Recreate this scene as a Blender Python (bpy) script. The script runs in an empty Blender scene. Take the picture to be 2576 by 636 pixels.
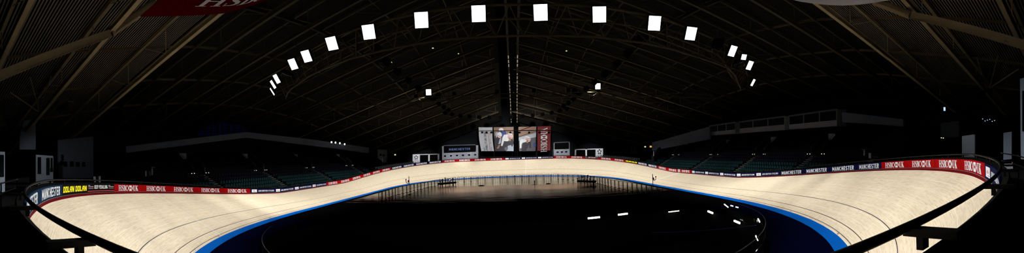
import bpy, math, random
import numpy as np
from mathutils import Vector, Matrix
random.seed(7)
SC = bpy.context.scene
COL = SC.collection
PI = math.pi

# ------------------------------------------------------------------ camera numbers (a surveyed viewpoint above the near bend)
CAM = dict(cx=-0.50782, cy=-56.34094, cz=5.7808, yaw=1.03768, pitch=0.61098, roll=1.97297, f=978.51582, v0=378.52084)
CP = np.array([CAM['cx'], CAM['cy'], CAM['cz']])
def _rot():
    a, b, c = [math.radians(CAM[k]) for k in ('yaw', 'pitch', 'roll')]
    A = np.array([[math.cos(a), -math.sin(a), 0], [math.sin(a), math.cos(a), 0], [0, 0, 1]])
    B = np.array([[1, 0, 0], [0, math.cos(b), math.sin(b)], [0, -math.sin(b), math.cos(b)]])
    D = np.array([[math.cos(c), 0, -math.sin(c)], [0, 1, 0], [math.sin(c), 0, math.cos(c)]])
    return D @ B @ A
CR = _rot()
def ray(px, py):
    lo = (px - 1288) / CAM['f']; e = (CAM['v0'] - py) / CAM['f']
    return CR.T @ np.array([math.sin(lo), math.cos(lo), e])
def hit(px, py, axis, val):                      # where the line of sight meets the plane x, y or z = val
    r = ray(px, py); t = (val - CP[axis]) / r[axis]
    return Vector(CP + t * r)
def PX(px, py, v): return hit(px, py, 0, v)
def PY(px, py, v): return hit(px, py, 1, v)
def PZ(px, py, v): return hit(px, py, 2, v)

cd = bpy.data.cameras.new('panorama_camera'); cam = bpy.data.objects.new('panorama_camera', cd); COL.objects.link(cam)
cd.type = 'PANO'; cd.panorama_type = 'CENTRAL_CYLINDRICAL'
cd.central_cylindrical_range_u_min = -1288 / CAM['f']; cd.central_cylindrical_range_u_max = 1288 / CAM['f']
cd.central_cylindrical_range_v_min = -(636 - CAM['v0']) / CAM['f']; cd.central_cylindrical_range_v_max = CAM['v0'] / CAM['f']
cd.central_cylindrical_radius = 1.0
cd.clip_start = 0.05; cd.clip_end = 400
_m = CR.T @ np.array([[1, 0, 0], [0, 0, -1], [0, 1, 0]])
cam.matrix_world = Matrix([[*_m[0], CP[0]], [*_m[1], CP[1]], [*_m[2], CP[2]], [0, 0, 0, 1]])
SC.camera = cam

vs = SC.view_settings
vs.view_transform = 'Standard'; vs.look = 'None'; vs.gamma = 1.0; vs.use_curve_mapping = False
vs.exposure = 0.0
SC.cycles.use_denoising = True
SC.cycles.max_bounces = 6; SC.cycles.diffuse_bounces = 3; SC.cycles.glossy_bounces = 3
SC.cycles.sample_clamp_indirect = 4.0
SC.cycles.caustics_reflective = False; SC.cycles.caustics_refractive = False
W = bpy.data.worlds.new('hall_dark'); SC.world = W; W.use_nodes = True
W.node_tree.nodes['Background'].inputs[0].default_value = (0, 0, 0, 1)

# ------------------------------------------------------------------ materials
def mat(name, col, rough=0.6, metal=0.0, spec=0.5):
    m = bpy.data.materials.new(name); m.use_nodes = True
    b = m.node_tree.nodes['Principled BSDF']
    b.inputs['Base Color'].default_value = (*col, 1); b.inputs['Roughness'].default_value = rough
    b.inputs['Metallic'].default_value = metal; b.inputs['Specular IOR Level'].default_value = spec
    return m
def noisy(name, col, col2, scale=4.0, rough=0.6, spec=0.5, stretch=(1, 1, 1)):
    m = mat(name, col, rough, 0, spec); nt = m.node_tree
    tc = nt.nodes.new('ShaderNodeTexCoord'); mp = nt.nodes.new('ShaderNodeMapping'); n = nt.nodes.new('ShaderNodeTexNoise')
    mx = nt.nodes.new('ShaderNodeMixRGB')
    mp.inputs['Scale'].default_value = stretch; n.inputs['Scale'].default_value = scale
    mx.inputs[1].default_value = (*col, 1); mx.inputs[2].default_value = (*col2, 1)
    nt.links.new(tc.outputs['Object'], mp.inputs[0]); nt.links.new(mp.outputs[0], n.inputs['Vector'])
    nt.links.new(n.outputs['Fac'], mx.inputs[0]); nt.links.new(mx.outputs[0], nt.nodes['Principled BSDF'].inputs['Base Color'])
    return m
def glow(name, col, k):
    m = bpy.data.materials.new(name); m.use_nodes = True; nt = m.node_tree; nt.nodes.clear()
    e = nt.nodes.new('ShaderNodeEmission'); o = nt.nodes.new('ShaderNodeOutputMaterial')
    e.inputs[0].default_value = (*col, 1); e.inputs[1].default_value = k
    nt.links.new(e.outputs[0], o.inputs[0]); return m
class NT:
    def __init__(s, m): s.nt = m.node_tree
    def n(s, t): return s.nt.nodes.new(t)
    def put(s, v, sock):
        if isinstance(v, (int, float)): sock.default_value = v
        else: s.nt.links.new(v, sock)
    def m(s, op, a, b=0.0):
        n = s.n('ShaderNodeMath'); n.operation = op; s.put(a, n.inputs[0]); s.put(b, n.inputs[1]); return n.outputs[0]
    def xyz(s, x, y, z=0.0):
        n = s.n('ShaderNodeCombineXYZ'); s.put(x, n.inputs[0]); s.put(y, n.inputs[1]); s.put(z, n.inputs[2]); return n.outputs[0]
    def mix(s, f, a, b):
        n = s.n('ShaderNodeMixRGB'); s.put(f, n.inputs[0])
        for v, k in ((a, 1), (b, 2)):
            if isinstance(v, tuple): n.inputs[k].default_value = (*v, 1)
            else: s.nt.links.new(v, n.inputs[k])
        return n.outputs[0]
def plank_material(name, c1, c2, c3, seam, rough, spec, strip=0.045, plank=3.4, band=0.72, panel=1.9, seamw=0.022):
    m = mat(name, c1, rough, 0, spec); g = NT(m)
    tc = g.n('ShaderNodeTexCoord'); sp = g.n('ShaderNodeSeparateXYZ'); g.nt.links.new(tc.outputs['UV'], sp.inputs[0])
    u, v = sp.outputs[0], sp.outputs[1]
    si = g.m('FLOOR', g.m('DIVIDE', v, strip))
    w1 = g.n('ShaderNodeTexWhiteNoise'); w1.noise_dimensions = '2D'; g.nt.links.new(g.xyz(si, 3.1), w1.inputs['Vector'])
    pi_ = g.m('FLOOR', g.m('DIVIDE', g.m('ADD', u, g.m('MULTIPLY', w1.outputs['Value'], plank)), plank))
    w2 = g.n('ShaderNodeTexWhiteNoise'); w2.noise_dimensions = '2D'; g.nt.links.new(g.xyz(si, pi_), w2.inputs['Vector'])
    nz = g.n('ShaderNodeTexNoise'); nz.inputs['Scale'].default_value = 1.0; nz.inputs['Detail'].default_value = 3
    g.nt.links.new(g.xyz(g.m('MULTIPLY', u, 1.2), g.m('MULTIPLY', v, 24.0)), nz.inputs['Vector'])
    col = g.mix(w2.outputs['Value'], c1, c2)
    col = g.mix(g.m('MULTIPLY', g.m('SMOOTH_MIN', g.m('MAXIMUM', g.m('MULTIPLY', g.m('SUBTRACT', nz.outputs['Fac'], 0.49), 4.0), 0.0), 1.0), 0.72), col, c3)
    bi = g.m('FLOOR', g.m('DIVIDE', v, band))
    w3 = g.n('ShaderNodeTexWhiteNoise'); w3.noise_dimensions = '2D'; g.nt.links.new(g.xyz(bi, 7.7), w3.inputs['Vector'])
    fu = g.m('FRACT', g.m('DIVIDE', g.m('ADD', u, g.m('MULTIPLY', w3.outputs['Value'], panel)), panel))
    s1 = g.m('LESS_THAN', fu, seamw / panel)
    s2 = g.m('LESS_THAN', g.m('FRACT', g.m('DIVIDE', v, band)), 0.012 / band)
    col = g.mix(g.m('MULTIPLY', g.m('MAXIMUM', s1, s2), 0.85), col, seam)
    g.nt.links.new(col, m.node_tree.nodes['Principled BSDF'].inputs['Base Color'])
    return m
M = dict(
    pine=plank_material('pine_track', (0.73, 0.635, 0.475), (0.65, 0.55, 0.395), (0.45, 0.34, 0.21), (0.86, 0.79, 0.66), 0.6, 0.15),
    court=plank_material('court_boards', (0.30, 0.17, 0.10), (0.20, 0.115, 0.065), (0.11, 0.058, 0.03), (0.09, 0.045, 0.022), 0.2, 0.08, strip=0.16, plank=2.4, band=1.2, panel=3.0),
    apron=noisy('grey_apron', (0.025, 0.021, 0.018), (0.018, 0.015, 0.013), 2.0, 0.1),
    navyfloor=noisy('navy_apron', (0.001, 0.0015, 0.014), (0.0008, 0.001, 0.008), 0.7, 0.9, 0.0),
    blue=noisy('blue_band', (0.0, 0.095, 0.44), (0.0, 0.08, 0.38), 3.0, 0.8, 0.02),
    line_navy=mat('line_navy', (0.01, 0.012, 0.035)), line_red=mat('line_red', (0.075, 0.012, 0.015)), line_black=mat('line_black', (0.012, 0.012, 0.012)),
    line_white=mat('line_white', (0.85, 0.87, 0.9)),
    maroon=mat('maroon_kickboard', (0.10, 0.002, 0.004), 0.8, 0, 0.03),
    black=mat('black_paint', (0.002, 0.002, 0.002), 0.9, 0, 0.03), blackgloss=mat('black_steel', (0.003, 0.003, 0.003), 0.45, 0, 0.12),
    steel=noisy('roof_steel', (0.27, 0.215, 0.125), (0.23, 0.18, 0.105), 1.5, 0.6, 0.2), purlin=mat('purlin_steel', (0.09, 0.072, 0.042), 0.6, 0, 0.1), chord=noisy('lit_truss_chord', (0.46, 0.37, 0.22), (0.40, 0.32, 0.19), 1.5, 0.6, 0.2), steel_mid=noisy('dark_shaded_steel', (0.05, 0.04, 0.022), (0.04, 0.032, 0.018), 1.5, 0.6, 0.15), steel_dark=mat('dark_steel', (0.012, 0.01, 0.008), 0.6, 0, 0.2),  # truss tones vary by place to paint in bounce light and shade
    deck=mat('roof_deck', (0.23, 0.205, 0.16), 0.6, 0, 0.2), deckfar=mat('roof_deck_far', (0.07, 0.064, 0.055), 0.7, 0, 0.1), deckmid=mat('roof_deck_shaded', (0.022, 0.021, 0.019), 0.8, 0, 0.1), redroof=mat('dark_red_cloth', (0.06, 0.0008, 0.0015), 0.9, 0, 0.0), matblack=mat('matt_shade_floor', (0.0015, 0.0014, 0.0013), 1.0, 0, 0.0), deckdark=mat('roof_recess_shade', (0.006, 0.006, 0.005), 0.8, 0, 0.1),  # deck tones and near floor darkened by colour in place of shade
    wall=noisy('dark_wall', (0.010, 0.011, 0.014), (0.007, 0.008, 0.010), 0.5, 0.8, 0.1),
    standwall=noisy('stand_wall', (0.14, 0.165, 0.22), (0.12, 0.14, 0.19), 0.4, 0.8, 0.1),
    pale=noisy('pale_panel', (0.60, 0.65, 0.76), (0.54, 0.59, 0.70), 0.8, 0.6, 0.2), panelwhite=mat('pale_blue_panel', (0.72, 0.82, 0.98), 0.6, 0, 0.1), panelgrey=mat('grey_blue_panel', (0.24, 0.29, 0.38), 0.6, 0, 0.1), panelblue=mat('blue_white_panel', (0.62, 0.73, 0.90), 0.6, 0, 0.1), white=mat('white_panel', (0.72, 0.74, 0.8), 0.5),
    grey=noisy('grey_cladding', (0.36, 0.385, 0.45), (0.33, 0.35, 0.41), 0.6, 0.6, 0.2),
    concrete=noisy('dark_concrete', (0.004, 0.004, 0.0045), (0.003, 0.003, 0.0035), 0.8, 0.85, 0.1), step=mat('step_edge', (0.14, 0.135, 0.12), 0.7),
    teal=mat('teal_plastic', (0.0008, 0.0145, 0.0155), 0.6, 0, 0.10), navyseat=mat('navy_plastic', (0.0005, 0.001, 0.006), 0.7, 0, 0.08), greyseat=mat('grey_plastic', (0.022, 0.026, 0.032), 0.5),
    red=noisy('red_vinyl', (0.27, 0.001, 0.002), (0.24, 0.001, 0.002), 2.0, 0.8, 0.03), navy=noisy('navy_vinyl', (0.003, 0.004, 0.035), (0.0025, 0.0035, 0.028), 2.0, 0.8, 0.03),
    bluenavy=mat('blue_navy_vinyl', (0.004, 0.017, 0.045), 0.8, 0, 0.03),
    blackvinyl=mat('black_vinyl', (0.003, 0.0025, 0.0025), 0.8, 0, 0.03), yellow=mat('yellow_print', (0.85, 0.78, 0.0), 0.5), whitep=mat('white_print', (0.82, 0.85, 0.86), 0.5),
    greyp=mat('grey_print', (0.35, 0.36, 0.4), 0.5), redp=mat('red_print', (0.5, 0.02, 0.02), 0.5), pinkp=mat('pink_print', (0.62, 0.3, 0.28), 0.5), bluep=mat('blue_print', (0.05, 0.1, 0.4), 0.5),
    rail=mat('pale_rail', (0.22, 0.25, 0.25), 0.35, 0.6), darkpane=mat('dark_pane', (0.003, 0.003, 0.004), 0.3, 0, 0.05), glass=mat('dark_glass', (0.01, 0.012, 0.015), 0.08, 0, 0.5),
    lamp=glow('floodlight_glow', (0.92, 0.96, 1.0), 3.0), lamp_small=glow('small_flood_glow', (0.95, 0.98, 1.0), 2.0), tube=glow('tube_glow', (1.0, 0.97, 0.85), 5.0),
    steplamp=glow('step_lamp_glow', (1.0, 0.8, 0.55), 1.2), strip=glow('spine_strip_glow', (1.0, 0.85, 0.62), 0.35), exitlamp=glow('exit_lamp_glow', (0.8, 0.9, 0.45), 0.8),
    amber=glow('amber_lamp_glow', (1.0, 0.55, 0.1), 0.8), bluelit=glow('blue_window_glow', (0.01, 0.01, 0.22), 0.035), signglow=glow('lit_sign_letters', (0.25, 0.42, 0.85), 0.42),
    sparkle=glow('indicator_glow', (0.55, 0.75, 1.0), 1.0),
    skin=mat('print_skin', (0.45, 0.2, 0.12)), tan=mat('print_tan', (0.33, 0.2, 0.14)), printdark=mat('print_dark', (0.02, 0.015, 0.03)), printblue=mat('print_blue', (0.02, 0.05, 0.3)),
    printgrey2=mat('print_dark_grey', (0.08, 0.07, 0.1), 0.5), printgrey=mat('print_grey', (0.16, 0.15, 0.2)), printpale=mat('print_pale', (0.5, 0.56, 0.66)),
    bannerwhite=mat('banner_white', (0.74, 0.76, 0.82), 0.7), bannerred=mat('banner_red', (0.22, 0.004, 0.008), 0.7),
)

# ------------------------------------------------------------------ mesh + object helpers
class MB:
    def __init__(s): s.v = []; s.f = []; s.uv = None
    def quad(s, a, b, c, d):
        i = len(s.v); s.v += [tuple(a), tuple(b), tuple(c), tuple(d)]; s.f.append((i, i + 1, i + 2, i + 3)); return s
    def poly(s, pts):
        i = len(s.v); s.v += [tuple(p) for p in pts]; s.f.append(tuple(range(i, i + len(pts)))); return s
    def box(s, c, size, R=None):
        i = len(s.v); hx, hy, hz = size[0] / 2, size[1] / 2, size[2] / 2; c = Vector(c)
        for dz in (-hz, hz):
            for dx, dy in ((-hx, -hy), (hx, -hy), (hx, hy), (-hx, hy)):
                p = Vector((dx, dy, dz)); p = (R @ p) if R else p; s.v.append(tuple(c + p))
        s.f += [(i + 3, i + 2, i + 1, i), (i + 4, i + 5, i + 6, i + 7)] + [(i + k, i + (k + 1) % 4, i + 4 + (k + 1) % 4, i + 4 + k) for k in range(4)]
        return s
    def beam(s, a, b, w, h, up=(0, 0, 1)):        # rectangular bar from a to b
        a = Vector(a); b = Vector(b); d = (b - a).normalized(); u = Vector(up)
        x = d.cross(u)
        if x.length < 1e-4: x = d.cross(Vector((1, 0, 0)))
        x.normalize(); z = x.cross(d); i = len(s.v)
        for p in (a, b):
            for sx, sz in ((-1, -1), (1, -1), (1, 1), (-1, 1)): s.v.append(tuple(p + x * sx * w / 2 + z * sz * h / 2))
        s.f += [(i, i + 1, i + 2, i + 3), (i + 7, i + 6, i + 5, i + 4)] + [(i + k, i + 4 + k, i + 4 + (k + 1) % 4, i + (k + 1) % 4) for k in range(4)]
        return s
    def tube(s, a, b, r, n=8, r2=None):
        return s.path([a, b], r, n)
    def path(s, pts, r, n=8, closed=False):
        pts = [Vector(p) for p in pts]; i0 = len(s.v); N = len(pts)
        for k, p in enumerate(pts):
            a = pts[(k - 1) % N] if (closed or k > 0) else p; b = pts[(k + 1) % N] if (closed or k < N - 1) else p
            d = (b - a).normalized(); x = d.cross(Vector((0, 0, 1)))
            if x.length < 1e-3: x = d.cross(Vector((1, 0, 0)))
            x.normalize(); z = x.cross(d)
            for j in range(n):
                t = 2 * PI * j / n; s.v.append(tuple(p + x * r * math.cos(t) + z * r * math.sin(t)))
        for k in range(N if closed else N - 1):
            k2 = (k + 1) % N
            for j in range(n): s.f.append((i0 + k * n + j, i0 + k * n + (j + 1) % n, i0 + k2 * n + (j + 1) % n, i0 + k2 * n + j))
        if not closed:
            s.f.append(tuple(i0 + j for j in range(n))); s.f.append(tuple(i0 + (N - 1) * n + j for j in reversed(range(n))))
        return s
    def disc(s, c, ax, r, h, n=16):               # short cylinder
        c = Vector(c); ax = Vector(ax).normalized(); return s.path([c - ax * h / 2, c + ax * h / 2], r, n)
    def grid(s, rows, uvs=None, closed=False):    # rows of points
        i0 = len(s.v); n = len(rows[0])
        for r in rows: s.v += [tuple(p) for p in r]
        R = len(rows)
        for k in range(R if closed else R - 1):
            k2 = (k + 1) % R
            for j in range(n - 1): s.f.append((i0 + k * n + j, i0 + k * n + j + 1, i0 + k2 * n + j + 1, i0 + k2 * n + j))
        return s
    def build(s, name, m, parent=None, smooth=False, uv=None):
        me = bpy.data.meshes.new(name); me.from_pydata(s.v, [], s.f); me.materials.append(m)
        if uv:
            l = me.uv_layers.new(name='UVMap')
            for p in me.polygons:
                for li in p.loop_indices: l.data[li].uv = uv(p, me.loops[li].vertex_index)
        if smooth: me.polygons.foreach_set('use_smooth', [True] * len(me.polygons))
        o = bpy.data.objects.new(name, me); COL.objects.link(o)
        if parent:
            o.parent = parent; o.matrix_parent_inverse = Matrix.Identity(4)
            if parent.type == 'EMPTY' or parent.location.length: pass
        return o
def tag(o, label=None, cat=None, group=None, kind=None):
    if label: o['label'] = label
    if cat: o['category'] = cat
    if group: o['group'] = group
    if kind: o['kind'] = kind
    return o
def thing(name, label, cat, loc=(0, 0, 0), rz=0.0, group=None):
    o = bpy.data.objects.new(name, None); COL.objects.link(o); o.empty_display_size = 0.2
    o.location = loc; o.rotation_euler = (0, 0, rz); return tag(o, label, cat, group)
def copy_tree(o, parent=None):
    c = o.copy(); COL.objects.link(c)
    if parent: c.parent = parent
    for ch in list(o.children): copy_tree(ch, c)
    return c
_O = 'zeroth first second third fourth fifth sixth seventh eighth ninth tenth eleventh twelfth thirteenth fourteenth fifteenth sixteenth seventeenth eighteenth nineteenth'.split()
_T = {20: 'twent', 30: 'thirt', 40: 'fort', 50: 'fift', 60: 'sixt', 70: 'sevent', 80: 'eight', 90: 'ninet'}
def nth(k):
    if k < 20: return _O[k]
    if k > 99: return 'hundred-and-' + nth(k - 100) if k > 100 else 'hundredth'
    t = _T[k // 10 * 10]; return t + 'ieth' if k % 10 == 0 else t + 'y-' + _O[k % 10]

# ------------------------------------------------------------------ the track's plan: straight, spiral, tight bend (250 m measured)
TA, TB, B0, B1, TW, BP = 9.96603, 50.29271, 12.30715, 41.28862, 6.54349, -0.36675
DBL, DST, DRD, HB, HR, RO, LO, LH = 0.7997, 2.29954, 0.81581, 0.63732, 0.26137, -0.01685, 0.15382, 0.09754
_N = 1001
_s = np.linspace(0, 62.5, _N); _ds = _s[1] - _s[0]
_k = np.clip((_s - TA) / (TB - TA), 0, 1)
_I = np.concatenate([[0], np.cumsum((_k[1:] + _k[:-1]) / 2 * _ds)]); _th = _I * (PI / 2) / _I[-1]
_hx, _hy = -np.sin(_th), np.cos(_th)
_x = np.concatenate([[0], np.cumsum((_hx[1:] + _hx[:-1]) / 2 * _ds)]); _y = np.concatenate([[0], np.cumsum((_hy[1:] + _hy[:-1]) / 2 * _ds)])
_x = _x - _x[-1]
_kb = np.clip((_s - (TA - BP)) / (TB - (TA - BP)), 0, 1); _kb = _kb * _kb * (3 - 2 * _kb) * 0.5 + 0.5 * _kb
_bk = np.radians(B0 + (B1 - B0) * _kb)
def plan(s):                                     # inner edge point, outward normal, bank
    s = s % 250.0
    q, r = int(s // 62.5), s % 62.5
    if q % 2: r = 62.5 - r
    x, y, t, b = (float(np.interp(r, _s, a)) for a in (_x, _y, _th, _bk))
    nx, ny = math.cos(t), math.sin(t)
    if q in (1, 2): x, nx = -x, -nx
    if q in (2, 3): y, ny = -y, -ny
    return Vector((x, y, 0)), Vector((nx, ny, 0)), b
def surf(s, v, lift=0.0):
    p, n, b = plan(s)
    return p + n * (v * math.cos(b) - lift * math.sin(b)) + Vector((0, 0, v * math.sin(b) + lift * math.cos(b)))
def rim(s, o=0.0, h=0.0):
    p, n, b = plan(s)
    return p + n * (TW * math.cos(b) + o) + Vector((0, 0, TW * math.sin(b) + h))
def rimlow(s, o, h=0.004):
    p, n, b = plan(s); return rim(s, o, o * math.tan(b) + h)
def blue_in(s, extra=0.0):
    p, n, b = plan(s)
    return p - n * (DBL + extra) + Vector((0, 0, max(-DBL * math.sin(b * 0.5) * 0.6, -0.155)))
def frange(a, b, step):
    n = max(1, int(round(abs(b - a) / step))); return [a + (b - a) * i / n for i in range(n + 1)]

# ------------------------------------------------------------------ track
trk = thing('cycling_track', 'banked oval pine board cycling track with blue inner band and thin painted lines', 'track')
NS = 500
mb = MB(); NV = 9
for i in range(NS + 1): mb.v += [tuple(surf(250.0 * i / NS, TW * j / (NV - 1))) for j in range(NV)]
for i in range(NS):
    for j in range(NV - 1): mb.f.append((i * NV + j, i * NV + j + 1, (i + 1) * NV + j + 1, (i + 1) * NV + j))
mb.build('board_surface', M['pine'], trk, True, lambda p, vi: (250.0 * (vi // NV) / NS, TW * (vi % NV) / (NV - 1)))
mb = MB(); mb.grid([[blue_in(250.0 * i / NS), surf(250.0 * i / NS, 0)] for i in range(NS)], closed=True)
tag(mb.build('inner_band', M['blue'], trk, True), 'bright blue flat band')
def track_line(name, v, w, m, a=0.0, b=250.0):
    ss = frange(a, b, 0.6); g = MB(); g.grid([[surf(s, v - w / 2, 0.004), surf(s, v + w / 2, 0.004)] for s in ss]); return g.build(name, m, trk)
tag(track_line('stayer_line', DST, 0.05, M['line_navy']), 'thin navy line')
tag(track_line('sprinter_line', DRD, 0.05, M['line_red']), 'thin dark red line')
tag(track_line('measuring_line', 0.2, 0.045, M['line_black']), 'thin black line')
def cross_line(name, s0, w, v0=0.15, s1=None):
    g = MB(); s1 = s0 if s1 is None else s1; k = 12
    g.grid([[surf(s0 + (s1 - s0) * j / k - w / 2, v0 + (TW - v0) * j / k, 0.006), surf(s0 + (s1 - s0) * j / k + w / 2, v0 + (TW - v0) * j / k, 0.006)] for j in range(k + 1)])
    return tag(g.build(name, M['line_white'], trk), 'white line across the boards')
def s_on(px, py, v, a, b):                      # distance along the track of the point at height v seen at px
    best = None
    for i in range(1200):
        s = a + (b - a) * i / 1200; d = CR @ (np.array(surf(s, v)) - CP)
        e = abs(1288 + CAM['f'] * math.atan2(d[0], d[1]) - px)
        if best is None or e < best[0]: best = (e, s)
    return best[1]
cross_line('pursuit_line', s_on(553, 590, 0.2, 130, 178), 0.05, s1=s_on(391, 489, TW, 130, 178))
cross_line('finish_line', s_on(1630, 459, 0.2, -15, 30), 0.34, s1=s_on(1709, 435, TW, -15, 30))
cross_line('half_lap_line', s_on(1322, 443, 0.2, 50, 75), 0.05, s1=s_on(1324, 399, TW, 50, 75))

# ------------------------------------------------------------------ lettering
_tc = {}
def glyphs(txt, bold=0.0, xs=1.0):
    key = (txt, bold, xs)
    if key in _tc: return _tc[key]
    cu = bpy.data.curves.new('t', 'FONT'); cu.body = txt; cu.resolution_u = 3; cu.offset = bold; cu.fill_mode = 'FRONT'
    ob = bpy.data.objects.new('t', cu); COL.objects.link(ob); dg = bpy.context.evaluated_depsgraph_get()
    me = ob.evaluated_get(dg).to_mesh()
    v = [(p.co.x * xs, p.co.y) for p in me.vertices]; f = [tuple(p.vertices) for p in me.polygons]
    ob.evaluated_get(dg).to_mesh_clear(); bpy.data.objects.remove(ob); bpy.data.curves.remove(cu)
    x0 = min(p[0] for p in v); x1 = max(p[0] for p in v); y0 = min(p[1] for p in v); y1 = max(p[1] for p in v); h = y1 - y0
    v = [((a - x0) / h, (b - y0) / h) for a, b in v]
    _tc[key] = (v, f, (x1 - x0) / h); return _tc[key]
class G2:                                        # flat shapes, cap height 1
    def __init__(s): s.v = []; s.f = []
    def poly(s, pts): i = len(s.v); s.v += list(pts); s.f.append(tuple(range(i, i + len(pts)))); return s
    def rect(s, a, b, c, d): return s.poly([(a, b), (c, b), (c, d), (a, d)])
    def stroke(s, pts, ws):                      # ribbon with widths
        L = []; R = []
        for k, p in enumerate(pts):
            a = pts[max(k - 1, 0)]; b = pts[min(k + 1, len(pts) - 1)]; dx, dy = b[0] - a[0], b[1] - a[1]; l = math.hypot(dx, dy) or 1
            w = ws[k] / 2; L.append((p[0] - dy / l * w, p[1] + dx / l * w)); R.append((p[0] + dy / l * w, p[1] - dx / l * w))
        for k in range(len(pts) - 1): s.poly([L[k], L[k + 1], R[k + 1], R[k]])
        return s
    def arc(s, cx, cy, rx, ry, a0, a1, thick, thin, n=18):   # thick at the sides, thin at the top and bottom
        P = []; Wd = []
        for i in range(n + 1):
            t = math.radians(a0 + (a1 - a0) * i / n); P.append((cx + rx * math.cos(t), cy + ry * math.sin(t))); Wd.append(thin + (thick - thin) * abs(math.cos(t)) ** 1.5)
        return s.stroke(P, Wd)
def sans(txt, t=.16, w=.52, gap=.15, sq=False, slant=0.0, space=.50):   # plain capitals; one flat shape per word
    words = []; x = 0.0
    for word in txt.split(' '):
        g = G2()
        for ch in word:
            cw = {'M': w * 1.35, 'I': t, 'N': w * 1.08, 'J': w * .8, 'L': w * .85, 'E': w * .88}.get(ch, w); h = t / 2
            V = lambda p, y0=0., y1=1.: g.rect(x + p, y0, x + p + t, y1)
            Hb = lambda y, p=0., q=None: g.rect(x + p, y, x + (cw if q is None else q), y + t)
            arc = lambda cx, cy, rx, ry, a0, a1, n=14: g.arc(x + cx, cy, rx, ry, a0, a1, t, t, n)
            st = lambda *pts: g.stroke([(x + p, q) for p, q in pts], [t] * len(pts))
            if ch == 'A':
                if sq: V(0, 0, .8); V(cw - t); Hb(1 - t, t * .6); Hb(.34)
                else: st((h * 1.1, 0), (cw / 2, 1)); st((cw / 2, 1), (cw - h * 1.1, 0)); Hb(.22, cw * .22, cw * .78)
            elif ch == 'B': V(0); Hb(0, 0, cw * .8); Hb(.5 - h, 0, cw * .8); Hb(1 - t, 0, cw * .8); arc(cw * .6, .75 - h / 2, cw * .4 - h, .25 - h / 2, -90, 90); arc(cw * .6, .25 + h / 2, cw * .4 - h, .25 - h / 2, -90, 90)
            elif ch in 'CG':
                if sq: V(0); Hb(0); Hb(1 - t)
                else: arc(cw / 2, .5, cw / 2 - h, .5 - h, 42, 318, 20)
                if ch == 'G': Hb(.42 - h, cw * .5); V(cw - t, .08, .42)
            elif ch == 'D':
                if sq: V(0); V(cw - t, t * .5, 1 - t * .5); Hb(0, 0, cw - t * .4); Hb(1 - t, 0, cw - t * .4)
                else: V(0); Hb(0, 0, cw * .42); Hb(1 - t, 0, cw * .42); arc(cw * .4, .5, cw * .6 - h, .5 - h, -90, 90)
            elif ch == 'E': V(0); Hb(0); Hb(.5 - h, 0, cw * .9); Hb(1 - t)
            elif ch == 'H': V(0); V(cw - t); Hb(.5 - h)
            elif ch == 'I': V(0)
            elif ch == 'J': V(cw - t, .25); arc(cw / 2, .28, cw / 2 - h, .28 - h, 180, 360)
            elif ch == 'K': V(0); st((t * .8, .42), (cw - h, 1)); st((cw * .42, .58), (cw - h * .8, 0))
            elif ch == 'L': V(0); Hb(0)
            elif ch == 'M': V(0); V(cw - t); st((h, .96), (cw / 2, .25)); st((cw / 2, .25), (cw - h, .96))
            elif ch == 'N': V(0); V(cw - t); st((h, .97), (cw - h, .03))
            elif ch == 'O':
                if sq: V(0); V(cw - t); Hb(0); Hb(1 - t)
                else: arc(cw / 2, .5, cw / 2 - h, .5 - h, 0, 360, 26)
            elif ch in 'PR':
                V(0); Hb(1 - t, 0, cw * .6); Hb(.42, 0, cw * .6); arc(cw * .56, .71, cw * .44 - h, .29 - h, -90, 90)
                if ch == 'R': st((cw * .45, .5), (cw - h, 0))
            elif ch == 'S': st((cw - h * .8, .80), (cw * .78, .92 - h * .3), (cw * .5, 1 - h), (cw * .2, .92 - h * .3), (h, .74), (cw * .2, .58), (cw * .8, .42), (cw - h, .26), (cw * .8, .08 + h * .3), (cw * .5, h), (cw * .22, .08 + h * .3), (h * .8, .2))
            elif ch == 'T': V(cw / 2 - h); Hb(1 - t)
            elif ch == 'U': V(0, .25); V(cw - t, .25); arc(cw / 2, .28, cw / 2 - h, .28 - h, 180, 360)
            elif ch == 'Y': V(cw / 2 - h, 0, .5); st((h, 1), (cw / 2, .45)); st((cw / 2, .45), (cw - h, 1))
            x += cw + gap
        words.append(([(p + slant * q, q) for p, q in g.v], g.f)); x += space - gap
    W_ = x - space
    return [(v, f, W_) for v, f in words]
def place_words(words, u0, v0, width, sy_, fn, name, m, parent):
    return [place2(s, u0, v0, width / s[2], sy_, fn, name, m, parent) for s in words]
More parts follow.
